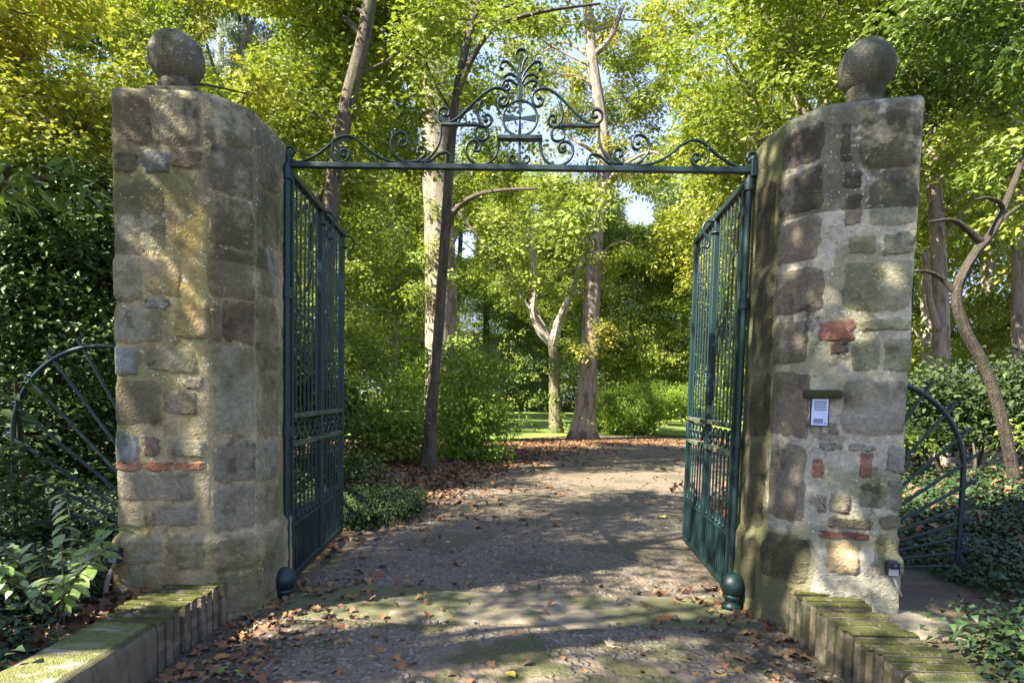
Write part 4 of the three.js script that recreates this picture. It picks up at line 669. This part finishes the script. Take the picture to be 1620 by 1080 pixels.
tree({ label: 'sinuous dark tree twisting up out of the ivy at the right edge', bark: 'dark', seed: 10, trunkBark: 'dusk', r: [0.058, 0.054, 0.05, 0.046, 0.036, 0.024], wob: 0.16,
  trunk: [[1612, 815, 6.2], [1592, 690, 6.2], [1562, 590, 6.2], [1524, 515, 6.2], [1514, 462, 6.2], [1540, 405, 6.2], [1568, 370, 6.2], [1590, 325, 6.3], [1612, 270, 6.4], [1640, 180, 6.5]],
  limbs: [{ p: [[1556, 385, 6.2], [1530, 362, 6.15], [1508, 348, 6.1], [1470, 350, 6]], r: [0.04, 0.028, 0.012] }, { p: [[1512, 462, 6.2], [1490, 440, 6.2], [1462, 428, 6.1], [1430, 432, 6]], r: [0.03, 0.02, 0.008] }, { p: [[1588, 330, 6.3], [1580, 318, 6.2], [1560, 312, 6.1], [1545, 315, 6]], r: [0.025, 0.012] }],
  regions: [{ x: [1500, 1760], y: [60, 400], d: [6.4, 7.8], n: 10, r: [0.35, 0.65], dens: 40, pal: 'mid', branches: 3, clip: clear }, { x: [1480, 1800], y: [-110, 60], d: [6, 8], n: 9, r: [0.4, 0.8], dens: 44, pal: 'deep', branches: 2, clip: clear }] });
tree({ label: 'pale trunked tree cut by the right edge of the picture', bark: 'pale', seed: 11, r: [0.16, 0.15, 0.12], trunk: [[1622, 660, 12.5], [1614, 480, 12.5], [1616, 380, 12.5], [1600, 100, 12.8], [1590, -80, 13]],
  regions: [{ x: [1480, 1800], y: [-150, 420], d: [12, 16], n: 26, r: [0.7, 1.3], dens: 34, pal: 'lime', branches: 6 }] });
// ---- woodland behind
const far = [[470, 690, 24, 0.2, 'lime'], [330, 660, 21, 0.22, 'gold'], [180, 660, 18, 0.2, 'lime'], [20, 660, 20, 0.22, 'gold'], [-150, 660, 17, 0.22, 'mid'], [628, 650, 34, 0.22, 'lime'], [1210, 640, 22, 0.18, 'gold'], [1350, 640, 20, 0.2, 'lime'], [1560, 640, 21, 0.22, 'gold'], [1720, 640, 18, 0.2, 'gold'], [980, 645, 42, 0.2, 'lime'], [1085, 645, 46, 0.28, 'silver'], [770, 640, 58, 0.3, 'lime'], [860, 640, 66, 0.3, 'silver'], [1010, 640, 60, 0.3, 'silver'], [1150, 640, 40, 0.3, 'gold'], [560, 640, 46, 0.3, 'lime'], [1470, 655, 16, 0.14, 'lime'], [1640, 650, 27, 0.25, 'mid'], [1430, 645, 30, 0.25, 'lime'], [1270, 640, 34, 0.25, 'gold'], [720, 640, 74, 0.35, 'gold'], [930, 640, 78, 0.35, 'lime'], [1100, 640, 72, 0.35, 'lime'], [640, 645, 52, 0.25, 'lime'], [400, 650, 32, 0.25, 'lime'], [90, 650, 28, 0.25, 'mid'], [250, 650, 30, 0.25, 'gold']];
const FARL = ['slim tree seen far behind the left gate leaf', 'golden tree in the woodland behind the left pillar, half hidden', 'lime tree left of the left pillar, well behind the laurel', 'golden woodland tree far back at the left edge', 'green tree outside the left of the picture', 'pale thin trunk deep in the wood left of the ivy clad tree', 'golden tree seen through the right gate leaf', 'lime tree hidden behind the right pillar', 'golden tree in the wood beyond the right hedge', 'golden tree far out at the right edge', 'thin pale trunk across the lawn right of the broad tree', 'tall silvery green tree across the lawn by the clipped hedges', 'lime tree closing the view across the lawn, left of the forked tree', 'pale green tree at the far end of the lawn behind the forked tree', 'silvery tree far across the lawn behind the round hedge', 'yellow green tree far behind the right gate leaf', 'distant lime tree above the dark shrub', 'slim lime tree just behind the sinuous tree at the right', 'green tree deep in the wood beyond the right edge hedge', 'lime tree in the wood hidden beside the right pillar edge', 'golden green tree far behind the right pillar', 'golden tree at the very back of the park left of the forked tree', 'lime tree at the very back of the park above the broad trunk', 'green tree at the very back of the park above the round hedge', 'lime tree far back between ivy clad tree and forked tree', 'lime tree in the wood right behind the left pillar top', 'green tree deep in the wood at the far left', 'golden tree deep in the wood above the left stone ball'];
far.forEach(([px, py, d, r, pal], i) => {
  const k = d / 20, lean = rr(-20, 20), deep = d > 38;
  tree({ name: 'woodland_tree', label: FARL[i], bark: i % 3 === 0 ? 'dark' : i % 3 === 1 ? 'pale' : 'white', seed: 20 + i, r: [r * 1.1, r, r * 0.7], seg: 9, trunk: [[px, py, d], [px + lean * 0.4, 470, d], [px + lean, deep ? 350 : 250, d]],
    regions: [{ x: [px - 115, px + 115], y: [deep ? 300 : -140, 430], d: [d - 2.5, d + 2.5], n: deep ? 16 : 24, r: [1.0 * k, 1.7 * k], dens: deep ? 6.5 : 12, pal, leaf: 'far', size: deep ? 1.15 : 0.85, cr: 0.6 * k, branches: 5 }, { x: [px - 110, px + 110], y: [430, 610], d: [d - 2, d + 2.5], n: 15, r: [0.8 * k, 1.3 * k], dens: deep ? 9 : 14, pal: pal === 'gold' ? 'lime' : pal, leaf: 'far', size: deep ? 0.95 : 0.7, cr: 0.5 * k, branches: 2 }] });
});
tree({ name: 'pine_tree', label: 'tall pale blue green pine seen in the gap right of the left stone ball', bark: 'pale', seed: 50, r: [0.4, 0.3, 0.12], trunk: [[352, 640, 40], [350, 200, 40], [347, -60, 40]],
  regions: [{ x: [305, 425], y: [-60, 150], d: [38, 42], n: 18, r: [0.9, 1.7], dens: 5, pal: 'pine', leaf: 'needle', size: 1.5, cr: 0.8, gaps: false, branches: 12 }] });
// ---- unseen trees added around the camera; crowns placed to shade the entrance
const shadeTree = (x, z, h, r, n, label, seed) => tree({ name: 'unseen_shade_tree', label, bark: 'dark', seed, r: [0.24, 0.2, 0.12], trunk: [[x, 0, z, 0], [x + 0.2, h * 0.5, z, 0], [x + 0.1, h, z + 0.2, 0]], regions: [] , crown: [x, h, z, r, n] });
function roadside(x, z, h, ells, label, seed, pal) {
  const root = shadeTree(x, z, h, 0, 0, label, seed), base = root.position.clone();
  const E = ells.map((e) => ({ c: V(e[0], e[1], e[2]), r: [e[3], e[3] * 0.6, e[3]] }));
  E.forEach((e, i) => { const a = V(x + 0.1, h * 0.6, z); const L = a.distanceTo(e.c); mesh('branch', tube(spline([a, a.clone().lerp(e.c, 0.5).add(V(0, 0.1 * L, 0)), e.c.clone()], 10), lerpA([0.08, 0.015], 10), 7, true, 0.1, i).translate(-base.x, -base.y, -base.z), bark.dark, root); });
  const list = leafCloud(E, { pal: PAL[pal], dens: 30, gaps: false, cr: 0.42 }); instances('crown', root, SPR.maple[0], M.leaf, list, base); leafTotal += list.length;
}
roadside(-8.2, 0.5, 8.5, [[-5.4, 6.4, -2.0, 1.3], [-8.2, 9.2, -1.0, 1.7], [-4.8, 5.3, -2.5, 1.15], [-7.2, 5.0, 2.6, 1.4], [-5.6, 7.6, 0.4, 1.4], [-9.6, 8.6, -1.4, 1.9], [-7.4, 8.8, -2.2, 1.7], [-4.6, 4.6, -0.6, 0.8], [-1.9, 6.4, -1.4, 1.15], [-3.2, 6.9, -1.2, 1.0], [-0.7, 6.9, -1.2, 0.9], [-2.6, 8.2, -0.6, 1.2], [-1.9, 5.7, -1.5, 0.9], [-3.6, 7.8, -0.4, 1.0], [-3.8, 6.0, -5.0, 1.1], [-2.6, 6.6, -4.4, 1.0], [-5.0, 6.8, -4.6, 1.2], [-1.4, 7.2, -5.4, 1.0]], 'unseen roadside tree left of the entrance with crown masses added to shade the pillars and drive', 60, 'mid');  // crown masses placed out of view so they shade pillars and drive
roadside(-5.6, 4.8, 7.5, [[-4.4, 5.8, 3.0, 1.5], [-6.0, 7.2, 4.2, 1.9], [-4.0, 5.2, 1.3, 1.2], [-3.6, 7.0, 2.6, 1.2], [-7.2, 6.0, 3.4, 1.5]], 'unseen tree added behind the camera at the left to block sky light', 61, 'mid');  // this tree and the next are added to block open sky

roadside(7.6, 3.5, 8, [[6.2, 5.4, 3, 2], [6.8, 7.4, 1.5, 2.1], [5.4, 6.6, 4.8, 1.9], [7.6, 4.4, 5, 1.8], [8, 8.6, 3.8, 2]], 'unseen tree added at the right behind the camera to block sky light', 63, 'mid');
// ---- shrubs and hedges
bush({ name: 'laurel_shrub', label: 'tall dark evergreen shrub filling the left edge behind the fan railing', category: 'shrub', pal: 'dark', gloss: true, leaf: 'oval', size: 0.72, dens: 190,
  ells: [[60, 640, 6.2, 1.0, 1.3, 0.7], [-60, 520, 6.4, 1.1, 1.2, 0.8], [100, 440, 6.6, 0.9, 0.9, 0.7], [-20, 360, 6.8, 0.9, 0.7, 0.7], [60, 780, 5.7, 0.8, 0.6, 0.5], [160, 380, 7.0, 0.7, 0.9, 0.6], [10, 770, 3.8, 0.22, 0.2, 0.1], [25, 600, 3.9, 0.12, 0.1, 0.06]], clip: clear });
bush({ name: 'laurel_shrub', label: 'dark evergreen shrub behind the left pillar, seen through the left gate leaf', category: 'shrub', pal: 'dark', gloss: true, leaf: 'oval', size: 0.75, dens: 170,
  ells: [[470, 690, 8.6, 0.9, 0.9, 0.7], [400, 600, 8.0, 1.0, 1.3, 0.8], [300, 560, 7.6, 1.0, 1.5, 0.8], [520, 760, 7.6, 0.5, 0.35, 0.5], [220, 500, 7.4, 0.8, 1.6, 0.7]], clip: clear });
bush({ label: 'dark green shrub between the left gate leaf and the crooked slender tree', pal: 'mid', leaf: 'oval', size: 0.85, dens: 100, ells: [[600, 655, 10.9, 0.75, 0.8, 0.7], [640, 690, 11.1, 0.6, 0.55, 0.6], [560, 620, 11.2, 0.8, 1.0, 0.7], [580, 700, 10.6, 0.6, 0.35, 0.5]] });
bush({ label: 'large sunlit bright green shrub right of the crooked slender tree', pal: 'box', leaf: 'oval', size: 0.95, dens: 95, cr: 0.30, ells: [[730, 650, 12.6, 0.85, 0.85, 0.9], [695, 620, 12.9, 0.8, 0.85, 0.8], [758, 610, 13.2, 0.55, 0.55, 0.7], [768, 590, 13.4, 0.35, 0.4, 0.5], [765, 690, 12.9, 0.42, 0.5, 0.6], [690, 700, 12.2, 0.55, 0.4, 0.5], [740, 700, 12.0, 0.6, 0.35, 0.5]] });
bush({ name: 'clipped_hedge', label: 'rounded clipped green hedge right of the broad pale trunk', category: 'hedge', pal: 'box', leaf: 'box', size: 1.2, dens: 300, cr: 0.09, shell: 0.92, tilt: 1.2, ells: [[992, 648, 23, 1.02, 0.92, 0.9], [968, 655, 23.4, 0.8, 0.75, 0.7], [1008, 660, 22.8, 0.7, 0.62, 0.7]] });
bush({ name: 'clipped_hedge', label: 'smaller clipped hedge behind the rounded one', category: 'hedge', pal: 'box', leaf: 'box', size: 1.5, dens: 200, cr: 0.12, shell: 0.92, tilt: 1.2, ells: [[1044, 633, 31, 0.75, 0.7, 0.7], [1030, 640, 31.5, 0.6, 0.6, 0.6], [1058, 640, 31, 0.45, 0.5, 0.5]] });
bush({ name: 'clipped_hedge', label: 'clipped hedge on the lawn nearest the right gate leaf', category: 'hedge', pal: 'box', leaf: 'box', size: 1.5, dens: 200, cr: 0.12, shell: 0.92, tilt: 1.2, ells: [[1082, 635, 32.5, 0.65, 0.7, 0.6], [1105, 637, 32.5, 0.7, 0.65, 0.6], [1140, 637, 32.5, 0.9, 0.65, 0.6]] });
bush({ label: 'pale silvery shrub beyond the lawn behind the forked tree', pal: 'silver', leaf: 'far', size: 0.7, dens: 14, cr: 0.5, ells: [[800, 590, 50, 2.6, 2.6, 1.6], [850, 605, 51, 2.2, 2.0, 1.5], [760, 600, 50, 2.2, 2.2, 1.5]] });
bush({ label: 'shrubbery in half shade at the far end of the lawn', pal: 'mid', leaf: 'far', size: 0.8, dens: 14, cr: 0.5, ells: [[830, 632, 55, 2.6, 1.3, 1.3], [900, 625, 56, 3.0, 1.6, 1.5], [980, 618, 57, 3.4, 1.9, 1.5], [760, 628, 56, 3.0, 1.5, 1.5], [1080, 620, 58, 3.8, 1.8, 1.5], [1180, 618, 58, 3.4, 1.9, 1.5]] });
bush({ label: 'olive green bushes with pale light beyond the clipped hedges', pal: 'lime', leaf: 'far', size: 0.75, dens: 14, cr: 0.5, ells: [[1040, 585, 44, 2.2, 1.5, 1.3], [1100, 590, 45, 2.0, 1.4, 1.3], [970, 580, 46, 1.8, 1.7, 1.3]] });
bush({ name: 'hedge', label: 'dark green hedge behind the sinuous tree at the right', category: 'hedge', pal: 'dark', leaf: 'small', size: 1.2, dens: 120, ells: [[1500, 650, 8.6, 0.7, 0.55, 0.5], [1580, 645, 8.4, 0.75, 0.6, 0.5], [1670, 645, 8.2, 0.8, 0.6, 0.5], [1440, 665, 8.8, 0.6, 0.5, 0.5], [1380, 670, 9, 0.7, 0.5, 0.5]], clip: clear });
bush({ label: 'small light green shrub under the hedge beyond the right railing', pal: 'mid', leaf: 'oval', size: 0.8, dens: 34, ells: [[1540, 700, 7.6, 0.6, 0.2, 0.35], [1470, 715, 7.8, 0.5, 0.22, 0.3]], clip: clear });

{ // undergrowth of the wood, one mass nobody could count
  const list = [];
  for (let k = 0; k < 9000; k++) { const d = rr(19, 62), px = rr(-500, 2100), q = at(px, 640, d), h = rr(0.1, 1) * rr(0.6, 4.6) * (0.5 + fbm(q.x * 0.2 + 60, q.z * 0.2 + 60, 2, 3)); if (d < 52 && q.z > -56 && q.x > edgeX(L_EDGE, Math.max(q.z, -20.9)) - 4 - (q.z < -21 ? 6 + (-q.z - 21) * 0.2 : 0) && q.x < 9 + (-q.z - 20) * 0.45) continue; if (d > 24 && px > 560 && px < 1120 && d < 50) continue; list.push({ p: V(q.x, h, q.z), rx: gauss() * 0.5, ry: R() * 6.28, rz: gauss() * 0.5, s: d / 42 * rr(0.8, 1.5), c: pick(R() < 0.3 ? PAL.deep : R() < 0.5 ? PAL.lime : PAL.mid) }); }
  const im = instances('undergrowth', scene, SPR.far[0], M.leaf, list, V(0, 0, 0)); im.userData = { kind: 'stuff', label: 'green undergrowth of the wood behind the trees', category: 'undergrowth' };
}
// ---- ground ivy, litter, single fallen leaves
function carpet(name, label, category, geo, mat, n, gen, pal, o = {}) {
  const list = []; let guard = 0;
  while (list.length < n && guard++ < n * 12) { const g = gen(); if (!g) continue; const y = Math.max(groundY(g[0], g[1]), onDrive(g[0], g[1]) ? 0.012 : -1); list.push({ p: V(g[0], y + rr(o.y0 ?? 0.0, o.y1 ?? 0.1), g[1]), rx: gauss() * (o.tilt ?? 0.3), ry: R() * 6.283, rz: gauss() * (o.tilt ?? 0.3), s: rr(o.s0 ?? 0.7, o.s1 ?? 1.3), c: pick(pal) }); }
  const im = instances(name, scene, geo, mat, list, V(0, 0, 0)); im.userData = { kind: 'stuff', label, category }; leafTotal += list.length;
}
const kerbClear = (x, z) => Math.abs(x) < 2.1 && z > -5.3;
carpet('ground_ivy', 'dark glossy ivy covering the bank right of the right pillar', 'ivy', SPR.ivy[0], M.gloss, 5200, () => { const x = rr(1.95, 7.5), z = rr(-9, -1.6); if ((x < 2.9 && z < -3.3 && z > -4.4) || (x < 2.6 && z < -3.0 && z > -4.4) || kerbClear(x, z) || (x < 2.42 && z > -4.3 && z < -3.0) || onDrive(x, z) || (z < -5 && x < 2.6)) return null; return fbm(x * 0.9 + 7, z * 0.9 + 30, 2, 3) > 0.36 ? [x, z] : null; }, PAL.ivy, { y1: 0.20, tilt: 0.4 });
carpet('ground_ivy', 'ivy and low leaves on the bed left of the left kerb', 'ivy', SPR.ivy[1], M.gloss, 4200, () => { const x = rr(-6.5, -2.1), z = rr(-7.5, -2.3); if ((x > -2.42 && z > -4.3) && z < -2.6) return null; return fbm(x * 0.9 + 3, z * 0.9 + 30, 4, 3) > 0.40 ? [x, z] : null; }, PAL.ivy, { y1: 0.22, tilt: 0.45 });
carpet('ground_ivy', 'patch of ivy at the foot of the left gate leaf free end', 'ivy', SPR.ivy[0], M.gloss, 900, () => { const a = R() * 6.283, r = Math.sqrt(R()); return [-1.75 + 0.62 * r * Math.cos(a), -6.75 + 0.8 * r * Math.sin(a)]; }, PAL.ivy.concat(PAL.dark), { y1: 0.22, tilt: 0.4, s0: 0.5, s1: 0.9 });
const dryLeaf = [oneLeaf('maple', 0.095, 0.45, 0.8), oneLeaf('maple', 0.075, 0.5, 0.9)];
carpet('leaf_litter', 'brown fallen leaves lying thick along the left of the drive', 'leaf litter', dryLeaf[0], M.dry, 22000, () => {
  const z = -4.4 - Math.pow(R(), 0.9) * 17, x = rr(-6.5, 9), e = edgeX(L_EDGE, z), dl = e - x; if (z > -5.9 && Math.abs(x) < 1.62 && R() > 0.15) return null;
  let w = dl > -0.2 ? 1 * Math.exp(-Math.max(0, dl - 3) * 0.5) : Math.exp(dl * 2.0) * 0.6 + 0.008; w *= 0.15 + 2.2 * Math.pow(fbm(x * 0.9 + 50, z * 0.9 + 50, 3, 4), 1.6); if (z < -17.5) w *= sstep(-22.5, -19.5, z) * 1.4; return R() < w ? [x, z] : null;
}, PAL.litter, { y1: 0.035, tilt: 0.35, s0: 0.6, s1: 1.15 });
carpet('leaf_litter', 'scattered dry leaves on the ground before the gate', 'leaf litter', dryLeaf[1], M.dry, 900, () => { const z = rr(-4.3, -1.2), x = rr(-1.65, 1.55), w = Math.pow(Math.abs(x) / 1.5, 3.2) * 0.9 + 0.03; return R() < w * (0.3 + fbm(x * 2 + 9, z * 2 + 9, 4, 3)) ? [x, z] : null; }, PAL.litter, { y0: 0.02, y1: 0.04, tilt: 0.25, s0: 0.35, s1: 1.0 });
carpet('leaf_litter', 'brown leaves caught among the ivy on the right bank', 'leaf litter', dryLeaf[0], M.dry, 1500, () => { const x = rr(2.1, 7.5), z = rr(-9, -1.8); return kerbClear(x, z) || (x < 3.2 && z > -4.6) ? null : [x, z]; }, PAL.litter, { y0: 0.08, y1: 0.24, tilt: 0.5 });
carpet('leaf_litter', 'brown leaves and dry bits on the bed by the left kerb', 'leaf litter', dryLeaf[1], M.dry, 900, () => [rr(-4.2, -2.05), rr(-3.3, -1.4)], PAL.litter, { y0: 0.0, y1: 0.08, tilt: 0.5 });
[[960, 1017, 'large pale tan leaf lying on the threshold edge at right of centre', [0.42, 0.30, 0.20], 0.135], [815, 1066, 'yellow leaf lying at the bottom centre', [0.42, 0.30, 0.04], 0.085], [345, 1060, 'bright green leaf cluster fallen at the bottom left, left piece', [0.14, 0.26, 0.03], 0.10], [378, 1054, 'bright green fallen leaf at the bottom left, right piece', [0.16, 0.28, 0.03], 0.08], [335, 1038, 'orange brown fallen leaf by the left kerb foot', [0.36, 0.17, 0.04], 0.11], [408, 1034, 'amber fallen leaf right of the green leaves', [0.40, 0.20, 0.03], 0.075], [372, 985, 'reddish brown leaf at the corner of kerb and left pillar', [0.22, 0.09, 0.04], 0.10], [434, 963, 'tan leaf at the left ball stop', [0.34, 0.20, 0.07], 0.10], [1052, 816, 'yellow green leaf lying on the drive near the right gate leaf', [0.34, 0.40, 0.05], 0.14], [1212, 1054, 'small green leaf at the bottom right near the kerb', [0.15, 0.27, 0.03], 0.07], [690, 1060, 'pinkish brown curled leaf at the bottom centre left', [0.26, 0.13, 0.08], 0.09], [1135, 1062, 'amber leaf at the bottom right of the drive', [0.36, 0.2, 0.04], 0.07], [1160, 1035, 'dark brown leaf among debris at the right', [0.16, 0.08, 0.04], 0.10], [580, 1032, 'small olive leaf on the pebbles at the bottom', [0.30, 0.28, 0.05], 0.06]].forEach(([px, py, label, c, s], i) => {
  const d = at(px, py, 1).sub(EYE), p = EYE.clone().addScaledVector(d, (0.05 - EYE.y) / d.y); p.y = p.z < -3.45 && p.z > -4.2 && Math.abs(p.x) < 1.5 ? 0.06 : 0.035;
  const m = mesh('fallen_leaf', oneLeaf(i % 3 === 1 ? 'oval' : 'maple', s, 0.28, 0.25), new THREE.MeshPhysicalMaterial({ color: new THREE.Color(...c), side: THREE.DoubleSide, roughness: 0.7, transmission: 0.15, thickness: 0 }), scene, { label, category: 'leaf', group: 'single fallen leaves near the gate' });
  m.position.copy(p); m.rotation.set(rr(-0.2, 0.2), R() * 6.28, rr(-0.2, 0.2));
});
{ // sunlit sprig at the bottom left, each big leaf a part
  const b = V(-2.2, 0.17, -2.85), t = thing('bramble_sprig', 'sunlit leafy sprig with big light leaves at the bottom left beside the kerb', 'plant', b.toArray());
  const q = rng(77), mats = [[0.18, 0.28, 0.05], [0.25, 0.34, 0.09], [0.12, 0.21, 0.04], [0.32, 0.38, 0.17]].map((c) => new THREE.MeshPhysicalMaterial({ color: new THREE.Color(...c), side: THREE.DoubleSide, roughness: 0.45, transmission: 0.3, thickness: 0 }));
  const lg = [oneLeaf('oval', 0.085, 0.2, 0.3), oneLeaf('oval', 0.065, 0.3, 0.15), oneLeaf('oval', 0.10, 0.15, 0.25)];
  for (let s = 0; s < 20; s++) {
    const a = q() * 6.28, L = 0.3 + 0.35 * q(), st = [V(q() * 0.2 - 0.25, 0, q() * 0.3 - 0.2), null, null]; st[1] = st[0].clone().add(V(Math.cos(a) * L * 0.35, L * 0.6, Math.sin(a) * L * 0.3)); st[2] = st[0].clone().add(V(Math.cos(a) * L * 0.85 - 0.05, L * 0.95, Math.sin(a) * L * 0.6));
    const sp = spline(st, 12); mesh('stem', tube(sp, lerpA([0.005, 0.002], 12), 5), bark.pale, t);
    for (let i = 3; i <= 12; i++) for (const sd of [-1, 1]) { if (q() < 0.22) continue; const m = mesh('leaf', lg[Math.floor(q() * 3)], mats[Math.floor(q() * 4)], t); m.position.copy(sp[i]); m.rotation.order = 'YXZ'; m.rotation.set(0.2 + 0.6 * (q() - 0.5), a + sd * 1.2 + q() * 0.6, 0.6 * (q() - 0.5)); }
  }
}
console.log('sprays', leafTotal);
renderer.render(scene, camera);
